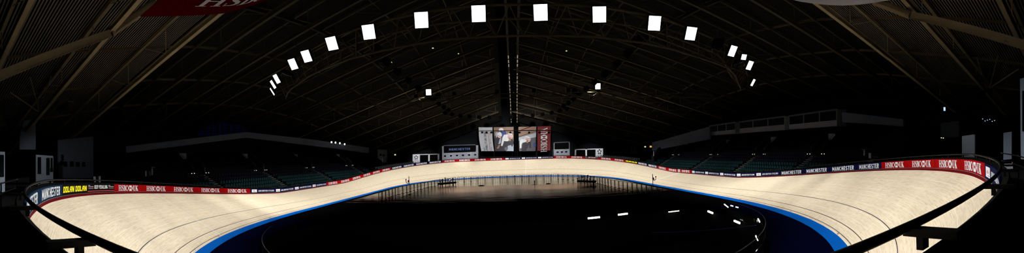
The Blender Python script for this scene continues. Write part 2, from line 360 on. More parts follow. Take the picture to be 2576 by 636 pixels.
def serif_word():
    g = G2(); T, t = 0.17, 0.06; x = 0.0
    def stem(c): g.rect(c - T / 2, 0.02, c + T / 2, 0.98); g.rect(c - .19, 0, c + .19, .055); g.rect(c - .19, .945, c + .19, 1)
    stem(.2); stem(.74); g.rect(.2, .48, .74, .55); x = 1.0                                            # H
    g.stroke([(x + .5, .93), (x + .42, .965), (x + .27, .965), (x + .13, .87), (x + .12, .72), (x + .25, .57), (x + .42, .44), (x + .47, .27), (x + .42, .11), (x + .27, .035), (x + .12, .045), (x + .05, .09)],
             [.05, .06, .07, .13, .17, .2, .2, .17, .13, .07, .06, .05])
    g.rect(x + .47, .7, x + .52, 1.0); g.rect(x + .02, 0, x + .07, .3); x += .6                        # S
    g.rect(x + .12, .02, x + .12 + T, .98); g.rect(x, 0, x + .4, .055); g.rect(x, .945, x + .4, 1)
    g.arc(x + .36, .75, .17, .22, -90, 90, .16, t); g.arc(x + .38, .27, .2, .243, -90, 90, .17, t); x += .67   # B
    g.arc(x + .38, .5, .3, .47, 38, 322, .18, t, 26); g.rect(x + .6, .68, x + .655, .99); g.rect(x + .6, .01, x + .64, .27); x += .74  # C
    hx = x + .02; mid = .5; hw = 1.26; w = hw; e = .36                                             # hexagon mark
    L, R_ = hx + e, hx + e + w * .62; cx = (L + R_) / 2
    f0 = len(g.f); g.poly([(hx, mid), (L, 0.0), (L, 1.0)]); g.poly([(R_, 0.0), (R_ + e, mid), (R_, 1.0)])
    g.poly([(L, 1.0), (R_, 1.0), (cx, mid)]); g.poly([(L, 0.0), (cx, mid), (R_, 0.0)]); hexf = (f0, len(g.f))
    x = R_ + e + .06
    g.rect(x + .12, .3, x + .12 + T, .98); g.rect(x, .945, x + .4, 1); g.rect(x + .6, .3, x + .66, .98); g.rect(x + .48, .945, x + .78, 1)
    P = []; Wd = []
    for i in range(13):
        a = PI + PI * i / 12; P.append((x + .415 + .215 * math.cos(a), .3 + .265 * math.sin(a))); Wd.append(T + (t - T) * i / 12)
    g.stroke(P, Wd); x += .82                                                                           # U
    g.rect(x + .12, .02, x + .12 + T, .98); g.rect(x, 0, x + .4, .055); g.rect(x, .945, x + .4, 1)
    g.stroke([(x + .27, .45), (x + .6, .97)], [.07, .07]); g.rect(x + .46, .945, x + .76, 1)
    g.stroke([(x + .36, .56), (x + .7, .03)], [.19, .19]); g.rect(x + .52, 0, x + .84, .055); x += .84  # K
    return g.v, g.f, x, hexf
SW4 = serif_word()
def _sub(keep):
    m = {}; v = []; f = []
    for i, q in enumerate(SW4[1]):
        if keep(i):
            for k in q:
                if k not in m: m[k] = len(v); v.append(SW4[0][k])
            f.append(tuple(m[k] for k in q))
    return v, f, SW4[2]
SW = SW4[:3]; SWL = _sub(lambda i: i < SW4[3][0]); SWU = _sub(lambda i: i >= SW4[3][1]); SWH = _sub(lambda i: SW4[3][0] <= i < SW4[3][1])
def serif_part(n):                               # HSBC only, for the near roof banner
    v, f, w = SW; return v, f, w

HBK = 0.128                                     # kickboard height
def on_board(s0, lift):                          # board plane: u metres to the right of s0, v metres above the kickboard
    return lambda u, v: rim(s0 - u, -0.055 - lift, HBK + v)
def place2(shape, u0, v0, sx, sy, fn, name, m, parent):
    v, f, w = shape; g = MB(); g.v = [tuple(fn(u0 + a * sx, v0 + b * sy)) for a, b in v]; g.f = list(f)
    return g.build(name, m, parent)
def rect2(u0, v0, u1, v1, fn, name, m, parent, n=4):
    g = MB(); g.grid([[fn(u0 + (u1 - u0) * i / n, v0), fn(u0 + (u1 - u0) * i / n, v1)] for i in range(n + 1)]); return g.build(name, m, parent)
BH = HB - HBK
def board(kind, sl, sr, label, group):
    L = sl - sr
    base = {'B': 'red', 'M': 'navy', 'm': 'bluenavy', 'D': 'blackvinyl', 'K': 'blackvinyl', 'J': 'navy'}[kind]
    sl -= .012; sr += .012; L = sl - sr
    ss = frange(sl, sr, 0.5); g = MB()
    for a, b in zip(ss[:-1], ss[1:]):
        pass
    rows = [[rim(s, -0.005, HBK), rim(s, -0.055, HBK), rim(s, -0.055, HB), rim(s, -0.005, HB), rim(s, -0.005, HBK)] for s in ss]
    g.grid(rows); n = len(g.v); g.f.append((0, 1, 2, 3)); g.f.append((n - 5, n - 4, n - 3, n - 2))
    o = g.build('advertising_board', M[base], None); tag(o, label, 'advertising board', group)
    F = on_board(sl, 0.006); F2 = on_board(sl, 0.003)
    if kind == 'B':
        v, f, w = SW; h = BH * 0.76; tw = L * 0.70; u0 = L * 0.15; v0 = BH * .115
        place2(SW, u0 + L * .006, v0 - .018, tw / w, h, F2, 'lettering_shadow', M['line_black'], o)
        place2(SWL, u0, v0, tw / w, h, F, 'lettering', M['whitep'], o); place2(SWU, u0, v0, tw / w, h, F, 'lettering', M['whitep'], o); place2(SWH, u0, v0, tw / w, h, F, 'hexagon_mark', M['whitep'], o)
    elif kind in 'Mm':
        place_words(sans('MANCHESTER', .17, .56, .17), L * .11, BH * .13, L * .79, BH * .74, F, 'lettering', M['whitep'], o)
    elif kind == 'D':
        place_words(sans('DOLAN DOLAN', .25, .74, .12, True, .12, .46), L * .025, BH * .24, L * .94, BH * .56, F, 'lettering', M['yellow'], o)
    elif kind == 'K':
        place_words(sans('KEEP PEDALLING', .16, .50, .14), L * .26, BH * .42, L * .49, BH * .42, F, 'lettering', M['whitep'], o)
        rect2(0, BH * .13, L, BH * .21, F, 'stripe', M['redp'], o)
        for k in (0.03, 0.79):
            rect2(L * k, BH * .64, L * (k + .19), BH * .71, F, 'small_print', M['greyp'], o, 2); rect2(L * k, BH * .56, L * (k + .19), BH * .585, F, 'small_stripe', M['redp'], o, 2)
            rect2(L * k, BH * .44, L * (k + .19), BH * .48, F, 'small_print', M['greyp'], o, 2); rect2(L * k, BH * .79, L * (k + .06), BH * .84, F, 'small_mark', M['whitep'], o, 2)
    else:
        place_words(sans('JOIN BRITISH CYCLING', .17, .54, .15), L * .30, BH * .31, L * .66, BH * .38, F, 'lettering', M['whitep'], o)
        e = rect2(L * .05, BH * .16, L * .245, BH * .84, F2, 'emblem', M['whitep'], o, 2)
        for q, (a, b, c, d, mm) in enumerate(((.085, .36, .10, .62, 'pinkp'), (.125, .40, .155, .64, 'redp'), (.19, .36, .205, .60, 'pinkp'), (.075, .47, .22, .51, 'pinkp'), (.13, .25, .215, .30, 'bluep'))):
            rect2(L * a, BH * b, L * c, BH * d, F, 'emblem_mark', M[mm], e, 1)
    return o
# boards as they run clockwise in the picture; distances along the track
S = [180.5, 176.62, 172.88, 169.19, 165.38, 161.31, 157.19, 152.75, 148.19, 142.94, 137.44, 132.44, 126.94, 121.69, 116.44, 111.0, 105.88, 101.56, 97.69, 93.81, 89.81, 85.88, 82.0, 78.12, 74.38, 70.62,
     66.88, 63.06, 59.25, 55.44, 51.5, 47.62, 43.5, 39.25, 35.0, 30.62, 26.06, 21.81, 17.44, 13.0, 8.25]
S2 = [7.38, 2.88, -1.69, -6.25, -10.75, -15.31, -20.25, -24.81, -29.12, -33.38, -37.06, -40.88, -44.69, -48.44, -52.2, -56.2]
KIND = 'mmDKBBBBBJJJJBBBBBBMMMMBBBBJJJBBKBBDMMBB'
KIND2 = 'BJJJJJMMMMBBBBJ'
LOOK = {'B': 'red board with white serif letters and hexagon', 'M': 'navy board with big white city name', 'm': 'blue-navy board with big white city name', 'D': 'black board with doubled yellow word', 'K': 'black board with small white slogan and red stripe', 'J': 'navy board with white emblem square and slogan'}
PLACE = {0: 'behind the left handrail', 2: 'on the near-left bend', 3: 'on the near-left bend', 4: 'before the dark left stand', 9: 'before the left stand', 13: 'rising towards the far-left corner', 19: 'under the left white kiosk',
         23: 'below the grey sign building', 27: 'below the hanging banners', 30: 'below the small grey cabin', 32: 'under the right white kiosk', 33: 'right of the right kiosk', 35: 'on the far-right bend', 36: 'beside the far yellow board', 38: 'beside the finish post'}
PLACE2 = {0: 'right of the white finish post', 1: 'before the right stand', 6: 'below the glazed right boxes', 10: 'on the near-right bend', 14: 'behind the right handrail'}
def run_boards(K, SS, PL):
    i = 0
    while i < len(K):
        j = i
        while j < len(K) and K[j] == K[i] and (j == i or j not in PL): j += 1
        for q in range(i, j):
            lab = LOOK[K[q]] + ' ' + PL[i] + ((', %s from left' % nth(q - i + 1)) if j - i > 1 else '')
            board(K[q], SS[q], SS[q + 1], lab, 'advertising boards around the track')
        i = j
run_boards(KIND, S, PLACE); run_boards(KIND2, S2, PLACE2)
fp = MB(); fp.grid([[rim(s, -0.005, HBK), rim(s, -0.06, HBK), rim(s, -0.06, HB), rim(s, -0.005, HB)] for s in (8.25, 7.95)])
fp.grid([[rim(s, -0.005, HBK), rim(s, -0.06, HBK), rim(s, -0.06, HB), rim(s, -0.005, HB)] for s in (7.68, 7.38)])
tag(fp.build('finish_post', M['whitep']), 'white finish marker panels with a thin gap between two red boards', 'marker')

# ------------------------------------------------------------------ fence, handrail
fen = thing('track_fence', 'black fence backing around the track rim above a maroon kickboard', 'fence')
g = MB(); g.grid([[rimlow(s, -.002, .012), rimlow(s, -0.05, .012), rim(s, -0.05, HBK - .02), rim(s, -0.002, HBK - .02)] for s in frange(0, 249.5, .5)], closed=True); tag(g.build('kickboard', M['maroon'], fen), 'dark maroon strip')
g = MB(); g.grid([[rim(s, -0.04, HBK - .018), rim(s, -0.07, HBK - .018), rim(s, -0.07, HBK - .004), rim(s, -0.04, HBK - .004)] for s in frange(0, 249.5, .5)], closed=True); tag(g.build('edge_trim', M['rail'], fen), 'thin pale metal edge')
g = MB(); g.grid([[rim(s, 0.012, -0.05), rim(s, 0.012, HB), rim(s, 0.04, HB + .02), rim(s, LO, HB + LH), rim(s, LO + .03, HB + LH - .02), rim(s, LO + .03, -1.6)] for s in frange(0, 249.5, .5)], closed=True); g.build('backing', M['black'], fen)
hr = thing('handrail', 'black tubular handrail on short brackets above the track fence', 'handrail')
g = MB(); g.path([rim(s, RO, HB + HR - .034) for s in frange(0, 249.6, .4)], 0.034, 10, True); g.build('rail_tube', M['blackgloss'], hr, True)
posts = [186.9 + 2.1 * k for k in range(-34, 36)]
for sp in posts[:1] + posts[1:]:
    d = (rim(sp) - Vector(CP)).length
    if d > 75: continue
    p, n, b = plan(sp); t = Vector((-n.y, n.x, 0)); ang = math.atan2(n.y, n.x); Rz = Matrix.Rotation(ang, 3, 'Z')
    g = MB(); g.box(rim(sp, .075, HB + .135), (.05, .10, .12), Rz)
    po = g.build('post', M['blackgloss'], hr)
    g = MB(); g.box(rim(sp, .15, HB + HR - .07), (.40, .11, .055), Rz); g.build('bracket_arm', M['blackgloss'], po)
og = thing('outer_guardrail', 'black double guardrail around the spectator walkway behind the near bend', 'railing')
# built along the walkway on both sides of the viewpoint
for sa, sb in ((176.5, 183.0), (192.0, 198.5)):
    g = MB(); g.path([rim(s, .75, HB + .30) for s in frange(sa, sb, .4)], .022, 8); g.build('top_tube', M['blackgloss'], og, True)
    g = MB(); g.path([rim(s, .75, HB + .02) for s in frange(sa, sb, .4)], .018, 8); g.build('mid_tube', M['blackgloss'], og, True)
    for s in frange(sa, sb, 2.2):
        g = MB(); g.tube(rim(s, .75, -.5), rim(s, .75, HB + .3), .022); q = g.build('post', M['blackgloss'], og, True)
        g = MB(); g.disc(rim(s, .75, HB + .33), (0, 0, 1), .014, .02); g.build('cap_bolt', M['rail'], q)

_sf = s_on(1630, 459, 0.2, -15, 30)
for px, py, a_, b_ in ((550, 591, 130, 178), (679, 548, 120, 178), (1862, 501, -30, 10), (1990, 529, -45, 0), (2108, 584, -56, -10)):
    s = s_on(px, py, 0.1, a_, b_); d_ = int(round(((s - _sf) % 250) / 10.0) * 10)
    place2(glyphs(str(d_), 0.0), -.16, .02, .32 / glyphs(str(d_))[2], .14, lambda u, v, s=s: surf(s - u, v, .006), 'distance_numeral', M['line_black'], trk)
for px, py, a_, b_ in ((490, 625, 140, 182), (611, 566, 120, 178), (796, 520, 110, 150), (1925, 512, -40, 0), (2052, 550, -50, -5)):
    s = s_on(px, py, 0.15, a_, b_); g = MB(); g.quad(surf(s - .02, .05, .006), surf(s + .02, .05, .006), surf(s + .02, .2, .006), surf(s - .02, .2, .006)); g.build('distance_tick', M['line_black'], trk)
# ------------------------------------------------------------------ infield floor, pit
def ell(t):                                      # curved edge of the sunken pit, t from the right (0) round the near side to the left (1)
    a = PI * t; return Vector((17.5 * math.cos(a), -28 - 16.3 * math.sin(a), 0))
def struct(name, g, m, uv=None): return tag(g.build(name, m, None, False, uv), kind="structure")
def shade_fade(m, y0, y1):                         # floor colour fades raggedly to matt black nearer, painting in the unlit infield
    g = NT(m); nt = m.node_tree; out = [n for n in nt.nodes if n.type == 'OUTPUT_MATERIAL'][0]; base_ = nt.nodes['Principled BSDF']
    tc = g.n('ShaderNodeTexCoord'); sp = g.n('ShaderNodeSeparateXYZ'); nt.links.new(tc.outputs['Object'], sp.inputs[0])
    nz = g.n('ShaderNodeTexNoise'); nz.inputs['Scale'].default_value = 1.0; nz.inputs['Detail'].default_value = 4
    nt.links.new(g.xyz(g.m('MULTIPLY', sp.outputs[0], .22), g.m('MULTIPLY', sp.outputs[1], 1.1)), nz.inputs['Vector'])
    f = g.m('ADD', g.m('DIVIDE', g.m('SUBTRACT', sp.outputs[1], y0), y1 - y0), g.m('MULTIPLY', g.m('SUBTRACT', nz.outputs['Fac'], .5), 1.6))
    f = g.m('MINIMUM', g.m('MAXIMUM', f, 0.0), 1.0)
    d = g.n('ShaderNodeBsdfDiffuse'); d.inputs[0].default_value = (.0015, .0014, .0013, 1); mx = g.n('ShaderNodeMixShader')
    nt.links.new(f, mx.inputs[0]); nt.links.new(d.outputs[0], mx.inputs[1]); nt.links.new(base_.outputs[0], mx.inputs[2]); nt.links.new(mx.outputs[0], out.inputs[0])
shade_fade(M['court'], -6.0, 6.0); shade_fade(M['apron'], -6.0, 8.0)
pit_edge = [Vector((17.5, -21.8, 0))] + [ell(i / 40) for i in range(41)] + [Vector((-17.5, -21.8, 0))]
outer = [blue_in(s, 0.02) for s in frange(-22.5, -102.5, 80 / 42)][:43]
g = MB(); g.grid([[pit_edge[i] + Vector((0, 0, -.16)), Vector((outer[i].x, outer[i].y, -.16))] for i in range(43)]); struct('floor_safety_apron', g, M['navyfloor'])
g = MB()
far = [blue_in(s, 0.02) for s in frange(-22.5, 147.5, 1.0)]
g.poly([Vector((p.x, p.y, -.165)) for p in far if p.y > -7]); struct('floor_infield', g, M['apron'])
g = MB(); lo_ = [Vector((p.x, p.y, -.165)) for p in far if p.y <= -7]; hi_ = [Vector((p.x, p.y, -.165)) for p in far if p.y > -7]; g.poly([p for p in lo_ if p.x > 0] + [hi_[0], hi_[-1]] + [p for p in lo_ if p.x < 0]); struct('floor_infield_near', g, M['matblack'])  # near part coloured matt black, standing in for unlit floor
g = MB(); nx = 36
ya, yb = -6.9, 20.0
g.grid([[Vector((-16.5 + 33 * j / nx, ya, -.155)), Vector((-16.5 + 33 * j / nx, 22.4 - 5.0 * j / nx, -.155))] for j in range(nx + 1)])
struct('floor_court', g, M['court'], uv=lambda p, vi: (-16.5 + 33 * (vi // 2) / nx, (ya if vi % 2 == 0 else yb) + 30))
g = MB(); g.grid([[p + Vector((0, 0, -3.4)), p + Vector((0, 0, -.16))] for p in pit_edge + [pit_edge[0]]]); struct('wall_pit', g, M['concrete'])
g = MB(); g.poly([p + Vector((0, 0, -3.4)) for p in pit_edge]); struct('floor_pit', g, M['concrete'])
bal = thing('pit_balustrade', 'curved dark glass balustrade with thin metal top rail around the sunken pit', 'balustrade')
edge = [ell(i / 60) for i in range(61)]
g = MB(); g.path([p + Vector((0, 0, 1.08)) for p in edge], .022, 8); g.build('top_rail', M['greyseat'], bal, True)
g = MB(); g.grid([[p + Vector((0, 0, -.16)), p + Vector((0, 0, 1.0))] for p in edge]); gm = M['glass']
inn = MB(); cpt = Vector((0, -28, 0))
ins = [cpt + (p - cpt) * .997 for p in edge]
g = MB(); g.grid([[edge[k] + Vector((0, 0, -.16)), edge[k] + Vector((0, 0, .45)), ins[k] + Vector((0, 0, .45)), ins[k] + Vector((0, 0, -.16))] for k in range(61)]); g.build('glass_panel', M['glass'], bal)
for k in range(0, 61, 5):
    g = MB(); g.box(edge[k] + Vector((0, 0, .46)), (.05, .05, 1.24)); g.build('post', M['black'], bal)
# tube lamps inside the pit
def tube_lamp(a, b, plane, label, inset=0.1):
    ax, v = plane; p = hit(*a, ax, v); q = hit(*b, ax, v)
    t = thing('tube_lamp', label, 'lamp', (0, 0, 0), 0, 'tube lamps in the pit')
    g = MB(); g.beam(p, q, .10, .13); g.build('tube', M['tube'], t)
    off = Vector((0, .09, .03)) if ax == 1 else Vector((math.copysign(.09, v), 0, .03))
    g = MB(); g.beam(p + off, q + off, .07, .16); g.build('housing', M['steel_dark'], t)
PW = 'lit tube lamp on the far pit wall, '
tube_lamp((1479, 549), (1509, 546), (1, -22.9), PW + 'largest and lowest one at left')
tube_lamp((1555, 540), (1579, 537), (1, -22.0), PW + 'warm one second from left')
tube_lamp((1682, 532), (1708, 529), (1, -22.0), PW + 'third from left with ribbed reflection')
tube_lamp((1781, 531), (1793, 536), (0, 17.3), 'short lit tube lamp slanting down on the right pit wall')
tube_lamp((1847, 555), (1861, 561), (0, 17.1), 'broad slanting lit tube lamp low on the right pit wall')
def proj(P):
    v = CR @ (np.array(P) - CP); return 1288 + CAM['f'] * math.atan2(v[0], v[1]), CAM['v0'] - CAM['f'] * v[2] / math.hypot(v[0], v[1])
def bal_reflection(a, b, label):  # lamp reflections in the glass, built as small glowing tubes
    pts = []
    for px, py in (a, b):
        best = None
        for i in range(500):
            t = .4 * i / 500
            for z in (.5, .7, .9):
                q = Vector((0, -28, 0)) + (ell(t) - Vector((0, -28, 0))) * .98 + Vector((0, 0, z)); u, w = proj(q); e = abs(u - px) + abs(w - py)
                if best is None or e < best[0]: best = (e, q)
        pts.append(best[1])
    if (pts[1] - pts[0]).length < .25: pts[1] = pts[0] + Vector((0, 0, .4))
    t = thing('tube_lamp', label, 'lamp', (0, 0, 0), 0, 'tube lamps in the pit'); g = MB(); g.beam(pts[0], pts[1], .05, .06); g.build('tube', M['tube'], t)
    g = MB(); o = Vector((pts[0].x, pts[0].y + 28, 0)).normalized() * .07; g.beam(pts[0] + o, pts[1] + o, .06, .1); g.build('housing', M['steel_dark'], t)
bal_reflection((1822, 515), (1832, 519), 'small lit tube inside the curved balustrade, farthest on the right')
bal_reflection((1838, 519), (1844, 521), 'small lit tube inside the curved balustrade, second farthest on the right')
bal_reflection((1851, 523), (1857, 525), 'short lit tube inside the balustrade beside the hanging cable')
bal_reflection((1907, 550), (1910, 558), 'upright short lit tube at the widest bend of the balustrade')
bal_reflection((1904, 593), (1909, 604), 'lit tube leaning along the near right of the balustrade')
g = MB(); pts = [PZ(1857, 521, .5), PZ(1875, 528, .6), PZ(1890, 538, .5), PZ(1893, 544, .5), PZ(1902, 552, .6), PZ(1908, 566, .5)]
pts = [Vector((p.x, p.y, .35)) for p in pts]
g = MB(); a = PZ(1903, 566, .6); b = PZ(1640, 585, .3)
g.path([a.lerp(b, k / 14) - Vector((0, 0, .05 * math.sin(PI * k / 14))) for k in range(15)], .012, 6)
tag(g.build('cable', M['bluep']), 'thin blue cable slung across the dark pit', 'cable')
# ------------------------------------------------------------------ infield equipment
bar_px = [(952, 507), (1000, 489.5), (1060, 475), (1100, 466.5), (1145, 459), (1200, 455.5), (1290, 452.5), (1400, 450.5), (1456, 453), (1500, 460), (1540, 470), (1600, 482), (1668, 498)]
bp = [PZ(x, y, -.16) for x, y in bar_px]
acc = [0.0]
for a, b in zip(bp[:-1], bp[1:]): acc.append(acc[-1] + (b - a).length)
def along(d):
    for i in range(len(bp) - 1):
        if d <= acc[i + 1] or i == len(bp) - 2:
            t = (d - acc[i]) / (acc[i + 1] - acc[i]); return bp[i].lerp(bp[i + 1], t), (bp[i + 1] - bp[i]).normalized()
nb = int(acc[-1] / 1.72)
def make_barrier():
    r = thing('crowd_barrier', 'x', 'barrier', (0, 0, 0), 0, 'crowd barriers around the infield'); L = 1.46
    g = MB(); g.tube((-L / 2, 0, 1.2), (L / 2, 0, 1.2), .035); g.build('top_rail', M['blackgloss'], r)
    g = MB(); g.tube((-L / 2, 0, .55), (L / 2, 0, .55), .02); g.build('mid_rail', M['blackgloss'], r)
    for sx in (-1, 1):
        g = MB(); g.box((sx * L / 2, 0, .6), (.11, .06, 1.2)); p = g.build('post', M['blackgloss'], r)
        g = MB(); g.box((sx * L / 2, 0, .02), (.09, .6, .03)); g.build('foot', M['blackgloss'], p)
    for x in (-.27, .27):
        g = MB(); g.box((x, 0, .62), (.055, .03, 1.16)); g.build('infill_bar', M['blackgloss'], r)
    return r
br0 = make_barrier()
for k in range(nb):
    r = br0 if k == 0 else copy_tree(br0)
    p, d = along((k + .5) * acc[-1] / nb); r.location = p; r.rotation_euler = (0, 0, math.atan2(d.y, d.x))
    r['label'] = 'black steel crowd barrier standing on the glossy infield floor, %s from the left' % nth(k + 1)
def equip(pa, pb, label):
    a, b = PZ(*pa, -.16), PZ(*pb, -.16); d = (b - a); L = d.length; ang = math.atan2(d.y, d.x)
    r = thing('equipment_trolley', label, 'trolley', (a + b) / 2, ang)
    g = MB(); g.box((0, 0, .52), (L, .8, .34)); g.build('body', M['black'], r)
    for sx in (-1, 1):
        for sy in (-1, 1):
            g = MB(); g.box((sx * (L / 2 - .15), sy * .35, .18), (.07, .07, .36)); g.build('leg', M['black'], r)
    n = int(L / .24)
    for i in range(n + 1):
        h = 1.25 + .3 * ((i * 7) % 3 - 1); x = -L / 2 + .1 + (L - .2) * i / n; w = .3 * ((i % 3) - 1)
        g = MB(); g.tube((x, w, .0), (x + .06 * ((i * 5) % 3 - 1), w, h), .04, 6); u = g.build('upright', M['black'], r)
        if i % 4 == 0:
            g = MB(); g.box((x, w, h + .06), (.26, .18, .16)); g.build('box', M['black'], u)
    g = MB(); g.tube((-L / 2, 0, 1.25), (L / 2, 0, 1.25), .025, 6); g.build('rail', M['black'], r)
    return r
equip((1104, 469), (1145, 465), 'dark wheeled rack of uprights beside the left end of the barriers')
equip((1455, 462.5), (1497, 463.5), 'dark wheeled rack of uprights beside the right end of the barriers')
g = MB(); p = PZ(1134, 463, -.16); g.box(p + Vector((0, -.8, 1.0)), (.25, .05, .12)); tag(g.build('indicator_lamp', M['tube']), 'small warm lit lamp on the left dark rack', 'lamp')
def signal_pole(px, pyb, h, label):
    p = PZ(px, pyb, -.16); r = thing('signal_pole', label, 'pole', p)
    g = MB(); g.disc((0, 0, .03), (0, 0, 1), .25, .06); g.build('base', M['black'], r)
    g = MB(); g.tube((0, 0, 0), (0, 0, h), .045); g.build('mast', M['black'], r)
    s = -1 if px < 1288 else 1
    g = MB(); g.path([(0, 0, h * .62), (s * .35, 0, h * .62), (s * .5, 0, h * .68), (s * .5, 0, h * .8)], .05, 6); a = g.build('bracket_arm', M['black'], r)
    g = MB(); g.box((s * .5, 0, h * .82), (.14, .14, .16)); g.build('sensor_head', M['black'], a)
    g = MB(); g.box((s * .12, 0, h * .72), (.14, .12, .34)); g.build('control_box', M['black'], r)
signal_pole(1030, 489, 3.0, 'tall thin black pole with hooked bracket standing before the left inner band')
signal_pole(1643, 479, 2.4, 'tall thin black pole with hooked bracket standing near the white finish line')
for (a, w, h, lab) in (((1211, 467), 1.3, .16, 'flat dark bag lying on the court edge below the hanging banners'), ((1379, 462), 1.0, .14, 'low dark bag on the court edge right of the small stand')):
    p = PZ(*a, -.155); g = MB(); n = 10
    g.grid([[p + Vector((w * (i / n - .5), .25 * math.cos(PI * j / 6), h * math.sin(PI * j / 6) * (1 - abs(2 * i / n - 1) ** 3) + .002)) for j in range(7)] for i in range(n + 1)]); tag(g.build('kit_bag', M['black'], smooth=True), lab, 'bag')
p = PZ(1345, 464, -.155); r = thing('sign_stand', 'small black upright stand on the court edge, right of centre', 'stand', p)
g = MB(); g.box((0, 0, .42), (.16, .1, .8)); g.build('body', M['black'], r); g = MB(); g.box((0, 0, .02), (.9, .3, .04)); g.build('foot', M['black'], r)
# ------------------------------------------------------------------ hall shell
def box_struct(name, c, size, m): g = MB(); g.box(c, size); return struct(name, g, m)
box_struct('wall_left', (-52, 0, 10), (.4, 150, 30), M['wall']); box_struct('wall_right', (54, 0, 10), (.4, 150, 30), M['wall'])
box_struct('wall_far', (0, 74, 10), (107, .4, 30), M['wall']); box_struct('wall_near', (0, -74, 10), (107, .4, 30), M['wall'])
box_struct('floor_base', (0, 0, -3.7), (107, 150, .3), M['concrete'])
# concourse around the rim at both ends
for nm, sa, sb in (('floor_concourse_far', 25, 100), ('floor_concourse_near', 150, 225)):
    g = MB(); rows = []
    for s in frange(sa, sb, 1.0):
        p, n, b = plan(s); a = rim(s, .19, -.35); z = min(3.95, a.z); o = Vector((a.x, a.y, z)); q = o + n * 30
        q.x = max(-51, min(53, q.x)); q.y = max(-73, min(73, q.y)); q.z = z; rows.append([o, q])
    g.grid(rows); struct(nm, g, M['concrete'])
# ------------------------------------------------------------------ stands
NLOW, NUP = 7, 8
def row_off(k):                                  # distance from rim and floor height of row k
    if k < NLOW: return 1.0 + .8 * k, 1.45 + .42 * k
    return 1.0 + .8 * NLOW + 1.2 + .74 * (k - NLOW), 1.45 + .42 * NLOW + .75 + .58 * (k - NLOW)
def stand_half(side, k):                         # half-length of a row along the track
    d = row_off(k)[0]
    return 39 if k < NLOW else 37 - 1.9 * (k - NLOW)
def at_stand(side, s, d, z):
    p, n, b = plan(s); q = rim(s, d, 0); q.z = z; return q
CEN = {'right': 0.0, 'left': 125.0}
AIS = {'right': [-29.5, -20.0, -8.0, 5.5, 20.5], 'left': [-30.5, -20.0, -7.0, 9.0, 24.5]}   # aisle positions along y
def ysign(side): return 1 if side == 'right' else -1
def sy(side, y): return CEN[side] + ysign(side) * y
def stand_wall_y(side): return 1
seats = []; TERR = {}
WX = {'left': ([-35, -31, -20.8, -4, 16, 36], [36.0, 37.5, 40, 41.5, 40, 34.5]), 'right': ([-36, -33, -22, 3, 13, 26, 29, 36], [37, 38.5, 41, 41, 40, 34.5, 33.5, 32])}
def row_range(side, k):                          # stretch of a row that stays inside the stand's back wall
    d, z = row_off(k); H = stand_half(side, k); ok = []
    for i in range(161):
        y = -H + 2 * H * i / 160
        if y > (27.5 if k < NLOW else 28.5) or y < -31.5: continue
        q = at_stand(side, sy(side, y), d + .75, z)
        if abs(q.x) < np.interp(q.y, *WX[side]) - .5: ok.append(y)
    return (ok[0], ok[-1]) if ok and ok[-1] - ok[0] > 4 else None
for side in ('left', 'right'):
    ct = thing('stand_terrace', 'x', 'stand'); TERR[side] = ct; ct['label'] = 'dark concrete terrace of the %s spectator stand' % side
    for k in range(NLOW + NUP):
        d, z = row_off(k); d2, z2 = row_off(k + 1); rr = row_range(side, k)
        if not rr: continue
        sa_, sb_ = sorted((sy(side, rr[0]), sy(side, rr[1])))
        g = MB(); g.grid([[at_stand(side, s, d - .45, z - .6), at_stand(side, s, d - .45, z), at_stand(side, s, d2 - .42, z), at_stand(side, s, d2 - .42, z2)] for s in frange(sa_, sb_, 1.5)])
        # closed ends
        for s in (sa_, sb_): g.quad(at_stand(side, s, d - .45, z - 2.2), at_stand(side, s, d - .45, z), at_stand(side, s, d2 - .42, z), at_stand(side, s, d2 - .42, z - 2.2))
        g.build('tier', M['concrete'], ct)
    for ya in AIS[side]:
        g = MB()
        for k in range(NLOW):
            d, z = row_off(k)
            for h in (0, 1):
                q = at_stand(side, sy(side, ya), d - .42 + .4 * h, z + .21 * h + .015); p, n, b = plan(sy(side, ya)); g.box(q, (.1, 1.0, .05), Matrix.Rotation(math.atan2(n.y, n.x), 3, 'Z'))
        g.build('step_nosing', M['step'], ct)
    for k in range(NLOW + NUP):
        d, z = row_off(k); rr = row_range(side, k)
        if not rr: continue
        n = int((rr[1] - rr[0]) / .52); bi = 0; jb = 0
        for i in range(n + 1):
            y = rr[0] + (rr[1] - rr[0]) * i / n
            if any(abs(y - a) < (.75 if k < NLOW else .6) for a in AIS[side]): jb = 0; continue
            b_ = sum(1 for a in AIS[side] if a < y)
            # gangways in front of the doorways
            if NLOW - 1 <= k <= NLOW + 5 and any(abs(y - a) < 1.95 for a in AIS[side]): continue
            jb += 1
            seats.append((side, k, b_, jb, sy(side, y), at_stand(side, sy(side, y), d, z)))
def seat_mb():
    g = MB()
    prof = [(.0, .44), (-.22, .45), (-.24, .40), (-.0, .39), (.0, .44)]
    # pan, tipped forward, and a curved back
    g.grid([[(x, w, z) for x, z in ((-.30, .43), (-.05, .42), (.06, .46))] for w in (-.21, -.1, .1, .21)])
    g.grid([[(x + .015 * abs(w) / .21 * -1, w, z - (.05 if abs(w) > .15 and z > .7 else 0)) for x, z in ((.06, .46), (.10, .62), (.13, .78), (.12, .83))] for w in (-.18, -.1, .1, .18)])
    g.box((.02, 0, .22), (.06, .06, .42)); return g
sm = {}
for nm, mm in (('teal', 'teal'), ('navy', 'navyseat'), ('grey', 'greyseat')):
    o = seat_mb().build('stadium_seat', M[mm]); sm[nm] = o.data; bpy.data.objects.remove(o)
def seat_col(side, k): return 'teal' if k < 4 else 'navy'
def shown(q):
    d = CR @ (np.array(q) + np.array([0, 0, .6]) - CP); return abs(math.atan2(d[0], d[1])) < 1.2
def lit_rank(t):
    d = (t[5] - Vector(CP)).length
    return d + (0 if t[1] < 5 else 60) + (0 if t[5].y > -26 else 40)
seats.sort(key=lit_rank)
BL = {'right': 'right stand', 'left': 'left stand'}
